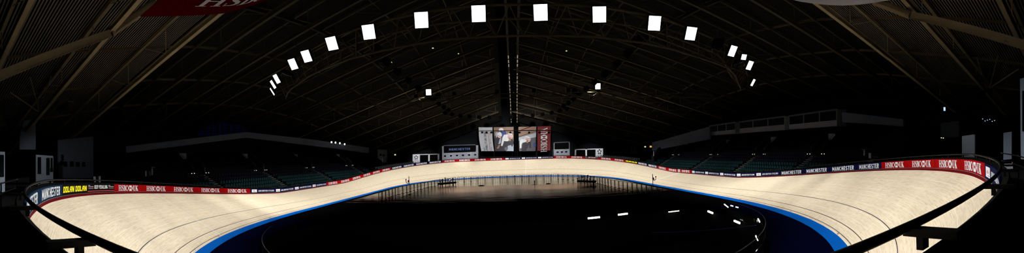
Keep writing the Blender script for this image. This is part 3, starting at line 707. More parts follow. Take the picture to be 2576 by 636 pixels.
for (side, k, b_, jb, s, q) in seats[:300]:
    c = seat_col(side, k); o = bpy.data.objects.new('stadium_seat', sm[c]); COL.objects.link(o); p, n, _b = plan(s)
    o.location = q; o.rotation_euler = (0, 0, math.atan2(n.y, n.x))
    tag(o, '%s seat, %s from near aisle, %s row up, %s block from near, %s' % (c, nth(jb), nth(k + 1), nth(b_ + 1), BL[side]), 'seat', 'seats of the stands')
rest = {}
for (side, k, b_, jb, s, q) in seats[300:]: rest.setdefault((side, seat_col(side, k)), []).append((s, q))
base = seat_mb()
for (side, c), L in rest.items():
    g = MB()
    for s, q in L:
        p, n, _b = plan(s); R = Matrix.Rotation(math.atan2(n.y, n.x), 3, 'Z'); i0 = len(g.v)
        g.v += [tuple(R @ Vector(v) + q) for v in base.v]; g.f += [tuple(i0 + i for i in f) for f in base.f]
    tag(g.build('stadium_seats', M[{'teal': 'teal', 'navy': 'navyseat'}[c]]), 'remaining %s seat rows of the dark %s' % (c, BL[side]), 'seats', None, 'stuff')
g = MB()
for s0, s1 in ((29.5, 41), (84, 95.5)):
    for row in range(3):
        for i in range(26):
            s = s0 + (s1 - s0) * i / 25; p, n, _b = plan(s); q = rim(s, 1.2 + .85 * row, 0); q.z = min(rim(s).z, 4.3) - .25 + .22 * row; R = Matrix.Rotation(math.atan2(n.y, n.x), 3, 'Z'); i0 = len(g.v)
            g.v += [tuple(R @ Vector(v) + q) for v in base.v]; g.f += [tuple(i0 + k for k in f) for f in base.f]
tag(g.build('corner_seats', M['greyseat']), 'rows of pale grey seats behind the two far corners of the track', 'seats', None, 'stuff')
# doorways, guard rails and step lamps of the stands
def vomitory(side, ya, k):
    s = sy(side, ya); d, z = row_off(NLOW - 1); p, n, _b = plan(s); t = Vector((-n.y, n.x, 0))
    o = at_stand(side, s, d + .5, z + .42)
    R = Matrix.Rotation(math.atan2(n.y, n.x), 3, 'Z'); T = lambda x, y, z: R @ Vector((x, y, z)) + o
    g = MB(); g.box(T(3.0, 0, 2.35), (.08, 1.3, .8), R); r = g.build('doorway', M['pale'], TERR[side]); r['label'] = 'dim grey doorway, %s from the near end' % nth(k)
    for sgn in (-1, 1):
        g = MB(); g.path([T(.1, sgn * 1.15, .0), T(.1, sgn * 1.15, 1.0), T(3.2, sgn * 1.15, 3.3)], .03, 6); g.build('guard_rail', M['rail'], r)
        g = MB(); g.path([T(.1, sgn * 1.15, .55), T(3.2, sgn * 1.15, 2.85)], .02, 6); g.build('lower_bar', M['rail'], r)
        g = MB(); g.beam(T(.1, sgn * 1.2, .3), T(3.2, sgn * 1.2, 2.6), .06, .7); g.build('side_panel', M['concrete'], r)
        for e in (0, 1):
            g = MB(); g.box(T(-.1, sgn * (1.15 + .5 * e), .1), (.06, .09, .08), R); g.build('step_lamp', M['steplamp'], r)
for side in ('left', 'right'):
    for k, ya in enumerate(AIS[side][1:5]): vomitory(side, ya, k + 1)
# back walls
def wall_strip(name, top, depth, m, label=None, cat=None):
    g = MB(); rows = []
    for (p, h) in top: rows.append([p - Vector((0, 0, h)), p, p + Vector((math.copysign(.3, p.x), 0, 0)), p + Vector((math.copysign(.3, p.x), 0, -h))])
    g.grid(rows); o = g.build(name, m); return tag(o, label, cat) if label else tag(o, kind='structure')
LW = [((317, 368), -37.5, .75), ((450, 352), -40.0, .85), ((620, 332), -41.5, .95), ((780, 350), -40.0, 1.3), ((928, 371), -34.5, 1.4)]
wall_strip('wall_left_stand', [(PX(*a, x), h) for a, x, h in LW], 0, M['standwall'])
RW1 = [((1640, 358), 33.5, 1.9), ((1665, 352), 34.5, 2.0), ((1785, 318), 40.0, 2.6)]
wall_strip('wall_right_stand', [(PX(*a, x), h) for a, x, h in RW1], 0, M['standwall'])
RW2 = [((2118, 282), 41.0, 1.4), ((2190, 290), 40.5, 1.1), ((2272, 300), 38.5, .85)]
wall_strip('wall_right_stand_near', [(PX(*a, x), h) for a, x, h in RW2], 0, M['standwall'])
def glazed_box(xs, x, topl, botl, sill, nwin, label):   # commentary box from pixel edge to pixel edge on the plane x
    tl, tr, bl, br_ = PX(xs[0], topl[0], x), PX(xs[1], topl[1], x), PX(xs[0], botl[0], x), PX(xs[1], botl[1], x)
    r = thing('commentary_box', label, 'commentary box'); dx = Vector((2.2, 0, 0))
    def P(u, v): return (bl.lerp(br_, u)).lerp(tl.lerp(tr, u), v)
    g = MB(); g.poly([P(0, 0), P(1, 0), P(1, sill), P(0, sill)]); g.poly([P(0, 0) + dx, P(1, 0) + dx, P(1, 1) + dx, P(0, 1) + dx]); g.quad(P(0, 0), P(1, 0), P(1, 0) + dx, P(0, 0) + dx); g.quad(P(0, 1), P(1, 1), P(1, 1) + dx, P(0, 1) + dx)
    g.quad(P(0, 0), P(0, 1), P(0, 1) + dx, P(0, 0) + dx); g.quad(P(1, 0), P(1, 1), P(1, 1) + dx, P(1, 0) + dx); g.build('shell', M['grey'], r)
    g = MB(); g.beam(P(0, .97), P(1, .97), .1, .25); g.build('fascia', M['standwall'], r)
    for i in range(nwin + 1):
        g = MB(); g.beam(P(i / nwin, sill), P(i / nwin, 1), .1, .1); g.build('mullion', M['grey'], r)
    for i in range(nwin):
        o = Vector((.12, 0, 0)); g = MB(); g.quad(P(i / nwin, sill) + o, P((i + 1) / nwin, sill) + o, P((i + 1) / nwin, .96) + o, P(i / nwin, .96) + o); g.build('window_pane', M['darkpane'], r)
    return r
glazed_box((1785, 1850), 41.0, (316, 307), (341, 336), .36, 3, 'grey glazed box above the right stand, the far one of three')
glazed_box((1860, 1974), 41.0, (306, 292), (335, 327), .40, 3, 'grey glazed box above the right stand, the middle one of three')
bx = glazed_box((1985, 2105), 41.0, (291, 274), (326, 317), .36, 3, 'grey glazed box above the right stand, the near one with two lamps inside')
for px, py in ((2034, 304), (2051, 303)):
    g = MB(); g.box(PX(px, py, 42.2), (.1, .2, .12)); g.build('lamp', M['sparkle'], bx)
g = MB(); a = [PX(x, y, -46.0) for x, y in ((497, 335), (530, 313), (565, 309), (605, 316), (628, 333))]
g.poly(a + [PX(628, 340, -46.0), PX(497, 340, -46.0)]); w_ = tag(g.build('window_stand', M['bluelit']), kind='structure')
for x in (515, 531, 547, 560, 575, 590, 606): 
    p = PX(x, 325, -45.9); g = MB(); g.box(p, (.12, .35, 3.5)); g.build('window_bar', M['wall'], w_)
for y in (319, 326, 332):
    g = MB(); g.beam(PX(500, y, -45.9), PX(626, y, -45.9), .1, .18); g.build('window_bar', M['wall'], w_)
for q, (x, y) in enumerate(((834, 357.5), (844, 358.5), (855, 360), (867, 362.5))):
    t = thing('wall_spotlight', 'small white spotlight on the left stand wall, %s from the left' % nth(q + 1), 'spotlight', (0, 0, 0), 0, 'spotlights on the left stand wall')
    p = PX(x, y, -36.6); g = MB(); g.box(p, (.22, .26, .32), Matrix.Rotation(.5, 3, 'X')); g.build('lamp_head', M['lamp_small'], t); g = MB(); g.tube(p + Vector((-.15, 0, 0)), p + Vector((-1.4, 0, .3)), .03, 6); g.build('arm', M['steel_dark'], t)
# stand end flanks with stairs
def end_stair(side, top, bot, xt, xb, label, m='standwall'):
    a, b = PX(*top, xt), PX(*bot, xb); g = MB(); n = 12
    for i in range(n):
        p = a.lerp(b, (i + .5) / n); g.box(p - Vector((0, 0, .5)), (abs(b.x - a.x) / n + .05, 1.3, 1.0))
    r = g.build('staircase', M['concrete'], TERR[side]); r['label'] = label
    for hz in (.55, 1.0):
        g = MB(); g.tube(a + Vector((0, -.6, hz)), b + Vector((0, -.6, hz)), .03, 6); g.build('guard_rail', M['rail'], r)
    g = MB(); g.box(b + Vector((0, -.6, .5)), (.12, .12, 1.1)); g.build('newel_post', M['pale'], r)
end_stair('left', (929, 384), (964, 408), -34.5, -31.5, 'dim staircase at the far end')
end_stair('right', (1660, 368), (1642, 392), 34.5, 32.0, 'dim staircase at the far end')
# ------------------------------------------------------------------ far end: cabins, kiosk frames, hanging banners
def plane_fn(tl, tr, bl, br_, lift=Vector((0, -.02, 0))):
    return lambda u, v: (bl.lerp(br_, u)).lerp(tl.lerp(tr, u), v) + lift
def slab(fn, u0, v0, u1, v1, dep, name, m, parent, dirv=Vector((0, 1, 0))):
    g = MB(); P = [fn(u0, v0), fn(u1, v0), fn(u1, v1), fn(u0, v1)]; Q = [p + dirv * dep for p in P]
    g.quad(*P); g.quad(*Q[::-1])
    for i in range(4): g.quad(P[i], Q[i], Q[(i + 1) % 4], P[(i + 1) % 4])
    return g.build(name, m, parent)
def cabin(xl, xr, tl, tr, bl, br_, Y, sign, nwin, label, sgnname):
    F = plane_fn(PY(xl, tl, Y), PY(xr, tr, Y), PY(xl, bl, Y), PY(xr, br_, Y), Vector()); r = thing('announcer_cabin', label, 'cabin')
    slab(F, 0, -.25, 1, .46, 3.0, 'body', M['grey'], r)
    slab(F, 0, .46, .05, 1, .3, 'sign_post', M['grey'], r); slab(F, .93 if nwin > 3 else .97, .46, 1, 1, .3, 'sign_post', M['grey'], r); slab(F, 0, .94, 1, 1, .3, 'sign_header', M['standwall'], r)
    sb = slab(F, .045, .47, .94, .95, .2, 'sign_panel', M['blackvinyl'], r)
    if sgnname:
        F2 = lambda u, v: F(u, v) + Vector((0, -.05, 0)); place_words(sans(sgnname, .14, .6, .2), .20, .615, .58, .155, F2, 'sign_lettering', M['signglow'], sb)
    F3 = lambda u, v: F(u, v) + Vector((0, -.02, 0))
    for i in range(nwin):
        u = (i + .5) / nwin if nwin == 6 else .24 + .27 * i; w = .033 if nwin == 6 else .075
        fr = slab(F, u - w - .006, .17, u + w + .006, .33, .05, 'window_frame', M['pale'], r, Vector((0, -1, 0))); slab(lambda a, b: F(a, b) + Vector((0, -.06, 0)), u - w, .19, u + w, .31, .01, 'window_pane', M['glass'], fr, Vector((0, -1, 0)))
    u = .80 if nwin == 6 else .5
    slab(lambda a, b: F(a, b) + Vector((0, -.1, 0)), u - .02, .40, u + .02, .425, .06, 'exit_light', M['exitlamp'], r)
    return r
cabin(1112, 1203, 365, 363, 402, 397, 60.5, True, 6, 'grey cabin with six small windows under a black lit city name sign', 'MANCHESTER')
cabin(1393, 1433, 358, 356, 391, 390, 60.5, False, 3, 'small grey cabin with three windows below an unlit dark sign', None)
def kiosk(xl, xr, tl, tr, bl, br_, Y, logo_left, label):
    F = plane_fn(PY(xl, tl, Y), PY(xr, tr, Y), PY(xl, bl, Y), PY(xr, br_, Y), Vector()); r = thing('kiosk_booth', label, 'kiosk')
    d = .5
    if logo_left: lo, posts = (0, .275), (.60, .955)
    else: lo, posts = (.74, 1.0), (0, .375)
    p = slab(F, lo[0], -.25, lo[1], .9, d, 'logo_panel', M['white'], r)
    for u in posts: slab(F, u, -.12, u + .05, 1, d, 'post', M['white'], r)
    slab(F, 0, .90, 1, 1, d, 'header_beam', M['white'], r)
    slab(lambda a, b: F(a, b) + Vector((0, .6, 0)), 0, -.25, 1, .95, 1.6, 'dark_recess', M['black'], r)
    F2 = lambda u, v: F(u, v) + Vector((0, -.03, 0)); um = (lo[0] + lo[1]) / 2; asp = (F(1, 0) - F(0, 0)).length / (F(0, 1) - F(0, 0)).length
    for k in range(5):                           # five-lobed emblem
        a = PI / 2 + 2 * PI * k / 5; cx, cy = um + .055 * math.cos(a) , .62 + .055 * asp * math.sin(a)
        g = MB(); g.poly([F2(cx + .028 * math.cos(a + 2 * PI * j / 6), cy + .028 * asp * math.sin(a + 2 * PI * j / 6)) for j in range(6)]); g.build('emblem_lobe', M['line_black'], p)
    for txt, v, s in (('SPORT', .30, .12), ('ENGLAND', .16, .18)):
        place_words(sans(txt, .2, .6, .2), um - s / 2, v, s, .075, F2, 'lettering', M['line_black'], p)
kiosk(1038, 1104, 388, 386.5, 410, 404, 58.5, True, 'white kiosk frame with black openings and emblem panel at its left, by the left corner')
kiosk(1446, 1517, 375, 373, 394, 395, 58.5, False, 'white kiosk frame with black openings and emblem panel at its right, by the right corner')
# hanging banners behind the far bend
BY = 62.0
def banner(px, top, bot, m, name, label, bow=.0):
    tl, tr, bl, br_ = PY(px[0], top[0], BY), PY(px[1], top[1], BY), PY(px[2], bot[0], BY), PY(px[3], bot[1], BY)
    F0 = plane_fn(tl, tr, bl, br_, Vector())
    F = lambda u, v: F0(u, v) + Vector((bow * math.sin(PI * v), abs(bow) * math.sin(PI * v), 0))
    g = MB(); g.grid([[F(i / 8, j / 8) for j in range(9)] for i in range(9)]); g.grid([[F(i / 8, j / 8) + Vector((0, .03, 0)) for j in range(9)] for i in range(9)])
    o = g.build(name, m); tag(o, label, 'banner', 'banners hanging behind the far bend')
    g = MB(); g.tube(tl + Vector((-.1, 0, .05)), tr + Vector((.1, 0, .05)), .05); g.build('top_batten', M['steel_dark'], o)
    return o, F
def _unused(): pass
def vtext(o, F, txt, u0, u1, v0, v1, m, bold=.0, lift=.03, shape=None):   # reads upwards
    F2 = lambda a, b: F(u1 - (u1 - u0) * b, v0 + (v1 - v0) * a) + Vector((0, -lift, 0))
    if shape: return [place2(q, 0, 0, 1 / q[2], 1, F2, nm, M[m], o) for q, nm in ((SWL, 'lettering'), (SWH, 'hexagon_mark'), (SWU, 'lettering'))]
    return place_words(sans(txt, .2 if bold else .13, .56, .2), 0, 0, 1, 1, F2, 'lettering', M[m], o)
o, F = banner((1204, 1239, 1211, 1243), (320, 320), (380, 380), M['bannerwhite'], 'hanging_banner', 'white hanging banner with upright black lettering and red rule, left of the cyclist photos', -.25)
vtext(o, F, 'NATIONAL CYCLING CENTRE', .38, .56, -.02, .80, 'line_black', .02); vtext(o, F, 'HOME OF BRITISH CYCLING', .76, .86, .02, .80, 'printgrey')
vtext(o, F, '', .22, .33, .0, .16, 'line_black', shape=SW)
g = MB(); g.quad(*[F(a, b) + Vector((0, -.03, 0)) for a, b in ((.66, .0), (.69, .0), (.69, .8), (.66, .8))]); g.build('rule', M['redp'], o)
def shape2(o, F, pts, m, lift, name): g = MB(); g.poly([F(a, b) + Vector((0, -lift, 0)) for a, b in pts]); return g.build(name, M[m], o)
def oval(cx, cy, rx, ry, rot=0, n=18):
    c, s = math.cos(rot), math.sin(rot); return [(cx + rx * math.cos(2 * PI * i / n) * c - ry * math.sin(2 * PI * i / n) * s, cy + rx * math.cos(2 * PI * i / n) * s + ry * math.sin(2 * PI * i / n) * c) for i in range(n)]
o, F = banner((1242, 1292, 1245, 1292), (320, 319), (380, 380), M['tan'], 'hanging_banner', 'hanging photo banner of three helmeted track cyclists riding in a line')
shape2(o, F, [(.0, .0), (1, 0), (1, .42), (.5, .42), (.0, .55)], 'printdark', .01, 'printed_ground'); shape2(o, F, [(.55, 0), (1, .0), (1, .28), (.7, .22)], 'printpale', .012, 'printed_ground')
shape2(o, F, [(.15, .78), (.3, .86), (.6, .84), (.64, .66), (.5, .55), (.12, .6)], 'printblue', .014, 'printed_jersey')
shape2(o, F, [(.02, .62), (.2, .72), (.42, .6), (.4, .3), (.1, .25), (.02, .4)], 'printdark', .016, 'printed_rider'); shape2(o, F, [(.06, .74), (.16, .82), (.25, .7), (.1, .55)], 'printpale', .018, 'printed_jersey')
shape2(o, F, oval(.37, .88, .12, .085), 'whitep', .02, 'printed_helmet'); shape2(o, F, oval(.37, .80, .09, .045), 'printdark', .022, 'printed_visor')
shape2(o, F, oval(.28, .68, .12, .12), 'whitep', .024, 'printed_helmet')
for k in range(2): shape2(o, F, [(.17, .66 - .07 * k), (.38, .61 - .07 * k), (.38, .59 - .07 * k), (.17, .635 - .07 * k)], 'redp', .026, 'printed_stripe')
shape2(o, F, [(.42, .56), (.50, .68), (.72, .7), (.78, .5), (.7, .4), (.5, .42), (.42, .22), (.33, .22)], 'whitep', .028, 'printed_jersey'); shape2(o, F, [(.28, .5), (.36, .58), (.34, .36), (.27, .3), (.2, .3)], 'printpale', .028, 'printed_sleeve')
shape2(o, F, oval(.82, .63, .15, .12, -.2), 'whitep', .03, 'printed_helmet')
for k in range(3): shape2(o, F, [(.69, .69 - .055 * k), (.95, .66 - .055 * k), (.95, .64 - .055 * k), (.69, .665 - .055 * k)], 'redp', .032, 'printed_stripe')
shape2(o, F, oval(.80, .53, .07, .05), 'skin', .034, 'printed_face'); shape2(o, F, [(.86, .5), (.98, .48), (.96, .2), (.88, .2)], 'printdark', .03, 'printed_sleeve'); shape2(o, F, [(.5, .4), (.82, .42), (.85, .3), (.5, .22)], 'printdark', .03, 'printed_rider')
shape2(o, F, oval(.52, .12, .18, .12), 'printdark', .033, 'printed_wheel'); shape2(o, F, oval(.6, .1, .09, .07), 'printgrey', .036, 'printed_wheel'); shape2(o, F, [(.1, .12), (.22, .26), (.3, .26), (.2, .1)], 'skin', .034, 'printed_frame')
o, F = banner((1304, 1349, 1306, 1347), (319, 318), (380, 380), M['tan'], 'hanging_banner', 'hanging photo banner of a lone helmeted cyclist leaning into the bend')
shape2(o, F, [(0, .56), (1, .74), (1, .58), (0, .42)], 'printpale', .01, 'printed_band'); shape2(o, F, [(0, 0), (1, 0), (1, .56), (0, .42)], 'printgrey2', .012, 'printed_ground')
shape2(o, F, [(0, .84), (.1, .84), (.75, 1), (.62, 1)], 'maroon', .012, 'printed_line'); shape2(o, F, [(0, .60), (0, .575), (1, .81), (1, .83)], 'printdark', .014, 'printed_line')
shape2(o, F, [(.05, .4), (.15, .5), (.4, .48), (.5, .34), (.3, .25), (.16, .3), (.14, .12), (.05, .12)], 'whitep', .016, 'printed_jersey'); shape2(o, F, [(.2, .34), (.45, .38), (.72, .38), (.72, .12), (.62, .12), (.6, .28), (.5, .1), (.2, .05)], 'printdark', .018, 'printed_rider')
shape2(o, F, oval(.52, .5, .18, .11, -.25), 'whitep', .02, 'printed_helmet')
for k in range(2): shape2(o, F, [(.38, .56 - .06 * k), (.68, .5 - .06 * k), (.68, .475 - .06 * k), (.38, .535 - .06 * k)], 'redp', .022, 'printed_stripe')
shape2(o, F, oval(.5, .39, .07, .06), 'skin', .022, 'printed_face'); shape2(o, F, oval(.94, .25, .08, .09), 'printblue', .022, 'printed_helmet'); shape2(o, F, oval(.3, .08, .16, .1), 'printdark', .02, 'printed_wheel')
o, F = banner((1352, 1386, 1352, 1384), (318, 317), (379, 378), M['bannerred'], 'hanging_banner', 'red hanging banner with upright white serif letters, right of the cyclist photos')
vtext(o, F, '', .26, .74, -.06, .94, 'whitep', lift=.05, shape=SW); vtext(o, F, '', .24, .72, -.065, .935, 'line_black', lift=.03, shape=SW)
g = MB(); a, b = PY(1196, 329, 60.8), PY(1398, 327, 60.8); g.tube(a, b, .06); bb = g.build('lighting_bar', M['steel_dark']); tag(bb, 'thin dark bar with small lamps crossing before the hanging banners', 'lighting bar')
for x in (1213, 1224, 1236, 1284, 1307, 1331, 1357, 1381):
    p = PY(x, 333, 60.8); g = MB(); g.box(p, (.6, .4, .45)); q = g.build('lamp_head', M['black'], bb); g = MB(); g.tube(p, p + Vector((0, 0, .6)), .03, 6); g.build('clamp', M['black'], q)
g = MB(); g.box(PY(1297.5, 347, 62.6), (1.2, .6, 9.0)); tag(g.build('banner_column', M['black']), 'black column between the two cyclist photo banners', 'column')
# framed pictures on the far-right corner wall, low seats of the corners
def pic_wall(corners, x, holes, label, m, fm='black'):
    P = [PX(px, py, x) for px, py in corners]; r = thing('display_wall', label, 'display wall'); sgn = math.copysign(1, x); g = MB()
    Q = [p + Vector((sgn * .2, 0, 0)) for p in P]; g.poly(P); g.poly(Q[::-1])
    for i in range(len(P)): g.quad(P[i], Q[i], Q[(i + 1) % len(P)], P[(i + 1) % len(P)])
    g.build('panel', m, r)
    for (a, b, c, d) in holes:
        C4 = [PX(a, b, x), PX(c, b, x), PX(c, d, x), PX(a, d, x)]; g = MB(); f = [p - Vector((sgn * .04, 0, 0)) for p in C4]; g.quad(*f)
        for i in range(4): g.quad(C4[i], f[i], f[(i + 1) % 4], C4[(i + 1) % 4])
        g.build('picture', M[fm], r)
pic_wall([(1540, 379.5), (1601, 368), (1601, 386.5), (1540, 387)], 36.0, [(1552, 379, 1558, 385.5), (1559, 377, 1565, 382.5), (1567, 374.5, 1572, 381), (1567, 382, 1572, 386.5), (1574, 374, 1580, 379), (1575, 380, 1587, 385.5), (1581, 372.5, 1587, 379), (1589, 371, 1594, 381), (1596, 370, 1601, 376), (1596, 377.5, 1600, 381)],
         'grey sloping display wall hung with dark pictures behind the far-right corner seats', M['standwall'])
pic_wall([(951, 376), (974, 377), (974, 409), (951, 409)], -35.0, [(955, 386, 960, 392), (962, 388, 967, 393)], 'grey wall with two dark openings beside the left stand staircase', M['grey'])
def lamp_spot(px, py, ax, v, sz, m, name, label, group=None):
    t = thing(name, label, 'lamp', (0, 0, 0), 0, group); p = hit(px, py, ax, v); g = MB(); g.box(p, (sz, sz, sz)); g.build('bulb', M[m], t)
    b = {1: Vector((0, .4, .2)), 0: Vector((math.copysign(.4, v), 0, .2))}[ax]; g = MB(); g.tube(p, p + b, .04, 6); g.build('bracket', M['steel_dark'], t)
lamp_spot(1637, 368.5, 0, 37, .42, 'amber', 'wall_lamp', 'small amber lamp on the dark wall beyond the right stand')
lamp_spot(1623, 369, 0, 37, .35, 'exitlamp', 'exit_lamp', 'small pale lamp left of the amber lamp')
lamp_spot(994, 389, 1, 62, .4, 'exitlamp', 'exit_lamp', 'small pale exit lamp at the far-left corner')
# ------------------------------------------------------------------ near concourse: panels and doors seen along the edges
def panel_thing(name, label, cat, x, quad_px, m, holes=(), dep=.25, fm='glass'):
    P = [PX(px, py, x) for px, py in quad_px]; r = thing(name, label, cat); sgn = math.copysign(1, x)
    zf = min(p.z for p in P); g = MB(); Q = [p + Vector((sgn * dep, 0, 0)) for p in P]; g.poly(P); g.poly(Q[::-1])
    for i in range(len(P)): g.quad(P[i], Q[i], Q[(i + 1) % len(P)], P[(i + 1) % len(P)])
    g.build('panel', m, r)
    for (a, b, c, d, nm) in holes:
        C4 = [PX(a, b, x), PX(c, b, x), PX(c, d, x), PX(a, d, x)]; f = [p - Vector((sgn * .05, 0, 0)) for p in C4]; g = MB(); g.quad(*f)
        for i in range(4): g.quad(C4[i], f[i], f[(i + 1) % 4], C4[(i + 1) % 4])
        g.build(nm, M[fm], r)
    return r
panel_thing('kiosk', 'pale kiosk with tall dark window and doors behind the left bend', 'kiosk', -40.0, [(92, 389), (134, 392), (134, 462), (92, 468)], M['panelblue'], [(94.5, 395, 103, 437, 'window_pane'), (116, 397, 124.5, 440, 'doorway'), (127, 397, 132, 423, 'poster'), (126, 423, 132.5, 432, 'notice')])
panel_thing('kiosk', 'pale panel with a black window at the extreme left edge', 'kiosk', -26.0, [(-30, 380), (12.5, 381.5), (12.5, 482), (-30, 488)], M['panelblue'], [(-20, 389, 9.5, 444, 'window_pane')])
panel_thing('low_wall', 'low pale wall band between the two left kiosks', 'wall', -34.0, [(14, 452), (74, 445.5), (74, 470), (14, 474)], M['grey'], [(14, 459, 74, 463.5, 'gap')], fm='black')
panel_thing('display_wall', 'dim grey wall with a row of dark pictures at far left', 'display wall', -42.0, [(147, 352), (235, 343), (235, 448), (147, 448)], M['standwall'],
            [(154, 389, 160, 404, 'picture'), (151, 405, 159, 415, 'picture'), (160, 406, 169, 419, 'picture'), (176, 406, 185, 419, 'picture'), (191, 407, 200, 419, 'picture'), (206, 407, 214, 419, 'picture')], fm='black')
panel_thing('wall_panel', 'dim grey gable panel above the left concourse', 'panel', -40.0, [(50, 340), (60, 303), (90, 300), (90, 376), (50, 376)], M['standwall'])
panel_thing('door_panel', 'pale tall door panel behind the red boards at right', 'door panel', 36.0, [(2420, 342), (2451, 338), (2451, 402), (2420, 402)], M['panelwhite'])
panel_thing('door_panel', 'pale tall door panel right of the handrail bend', 'door panel', 26.0, [(2524, 334), (2545, 331), (2545, 400), (2524, 402)], M['panelgrey'])
panel_thing('door_panel', 'pale corrugated column panel at the extreme right edge', 'panel', 20.0, [(2566, 198), (2600, 190), (2600, 402), (2568, 400)], M['panelgrey'], [(2572, 228, 2600, 330, 'dark_opening')], fm='black')
panel_thing('wall_panel', 'dim grey wall patch below the small lamps at far right', 'panel', 42.0, [(2366, 310), (2412, 304), (2412, 344), (2366, 346)], M['standwall'])
panel_thing('low_wall', 'small pale low wall seen through the right outer guardrail', 'wall', 24.0, [(2526, 408), (2548, 408), (2548, 425), (2526, 425)], M['grey'], [(2526, 413, 2548, 417, 'gap')], fm='black')
for px, py, lab in ((2368, 346.5, 'left one'), (2373, 347, 'right one')):
    lamp_spot(px, py, 0, 40, .09, 'steplamp', 'wall_lamp', 'small warm lamp below the dim right wall patch, ' + lab)
t = thing('hanging_lamp', 'slim lit pendant hanging in the dark at upper right', 'lamp'); p = PX(2376, 274, 34); g = MB(); g.box(p, (.14, .14, .35)); g.build('tube', M['sparkle'], t); g = MB(); g.tube(p, p + Vector((0, 0, 1.0)), .02, 6); g.build('rod', M['steel_dark'], t)
for k, (x, y, w) in enumerate(((236, 452, 6), (249, 451, 4), (365, 436.5, 5), (376, 436, 4), (2190, 391, 8))):
    xx = (-29.5 if x < 300 else -33.5) if x < 1288 else 33.5
    P = PX(x, y, xx); g = MB(); g.box(P, (.3, w * .04, .55)); tag(g.build('notice_board', M['grey']), 'small pale notice board beside the stand, ' + ['behind the black slogan board', 'right of the board behind the slogan board', 'below the left stand stair', 'right of the notice below the left stair', 'at the near end of the right stand'][k], 'notice board')
for (px, ya, yb, x, lab) in ((382, 423, 440, -33.2, 'pale newel post at the near stair of the left stand'), (2175, 378, 396, 33.5, 'pale newel post at the near end of the right stand')):
    a, b = PX(px, ya, x), PX(px, yb, x); g = MB(); g.beam(a, b, .16, .16); g.box(a + Vector((0, 0, .1)), (.5, .5, .06)); tag(g.build('newel_post', M['grey']), lab, 'post')
for k in range(6):
    lamp_spot(2472 + 6 * k, 299 + (k * 5) % 7, 0, 38, .07, 'sparkle', 'indicator_lamp', 'tiny blue-white equipment lamp high at right, %s from left' % nth(k + 1), 'equipment lamps at right')
# ------------------------------------------------------------------ roof
HL = {-42.3: 22.1, -35.3: 22.75, -28.3: 24.7}
def h0(y): return np.interp(abs(y), [0, 14, 28.3, 35.3, 42.3, 50, 62, 72], [27.2, 26.6, 24.9, 23.4, 22.1, 20.6, 17.0, 14.5])
def zc(x, y):
    h = HL.get(round(y, 1), h0(y)); a = abs(x)
    return h - .32 * a if x < 0 else h - 1.1 - .255 * a + max(0, (1.1 - .065 * a) if a < 17 else 0)
def zdeck(x, y): return h0(y) - (.32 * abs(x) if x < 0 else .29 * abs(x)) + 2.4
# deck with trapezoid ribs running down the slope
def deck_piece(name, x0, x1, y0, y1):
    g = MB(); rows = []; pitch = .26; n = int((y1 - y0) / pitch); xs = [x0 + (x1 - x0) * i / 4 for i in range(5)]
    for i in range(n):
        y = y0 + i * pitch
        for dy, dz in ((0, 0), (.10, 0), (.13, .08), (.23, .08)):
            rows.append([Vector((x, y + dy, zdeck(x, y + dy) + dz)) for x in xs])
    g.grid(rows); o = struct(name, g, M['deck' if y1 < 0 else 'deckfar' if y0 > 0 else 'deckmid']); o.data.materials.append(M['deckdark'])  # near bays pale, middle and far bays coloured darker for shade
    for i, p in enumerate(o.data.polygons): p.material_index = 0 if (i // 4) % 4 == 0 else 1  # ribs stay pale, webs and recesses coloured dark as their shade
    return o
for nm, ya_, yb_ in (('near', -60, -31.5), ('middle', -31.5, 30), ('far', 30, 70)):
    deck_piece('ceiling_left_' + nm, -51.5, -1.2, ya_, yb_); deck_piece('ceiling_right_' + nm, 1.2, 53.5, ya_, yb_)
TY = [-49.3, -42.3, -35.3, -28.3, -21.0, -14.0, -7.0, 0.0, 7.0, 14.0, 21.0, 28.0, 35.0, 42.0, 49.0, 56.0]
rl = {-1: 'left', 1: 'right'}
for k, y in enumerate(TY):
    for sgn in (-1, 1):
        x0, x1 = sgn * 2.0, sgn * (47.0 if sgn < 0 else 48.0)
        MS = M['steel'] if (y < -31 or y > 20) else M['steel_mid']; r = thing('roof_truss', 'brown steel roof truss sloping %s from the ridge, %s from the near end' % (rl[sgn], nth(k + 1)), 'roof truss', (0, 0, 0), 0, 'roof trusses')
        up = (-sgn * .3, 0, 1)
        A, B = Vector((x0, y, zc(x0, y))), Vector((x1, y, zc(x1, y)))
        g = MB(); L = (B - A); d = L.normalized(); zz = Vector((0, 0, 1)); end_ = y < -31 or y > 20
        g.beam(A, B, .34, .05); bc = g.build('bottom_chord', M['chord'] if end_ else MS, r); g = MB(); g.beam(A + zz * .22, B + zz * .22, .05, .40); g.beam(A + zz * .44, B + zz * .44, .34, .04); g.build('chord_web', M['steel'] if y < -31 else M['steel_mid'], bc)  # bounce light painted in: pale lower flange, darker web and middle bays
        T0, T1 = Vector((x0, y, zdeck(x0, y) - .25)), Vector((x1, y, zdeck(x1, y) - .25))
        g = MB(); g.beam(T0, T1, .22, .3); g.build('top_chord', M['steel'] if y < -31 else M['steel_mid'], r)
        n = 8
        for i in range(n):
            a = A.lerp(B, (i + .15) / n) + zz * .4; b = T0.lerp(T1, (i + .15) / n); c = T0.lerp(T1, (i + .75) / n); e = A.lerp(B, (i + 1.1) / n) + zz * .4
            g = MB(); g.tube(a, b, .045, 6); g.build('upright', MS, r)
            g = MB(); g.tube(a, c, .035, 6); g.build('diagonal', MS, r)
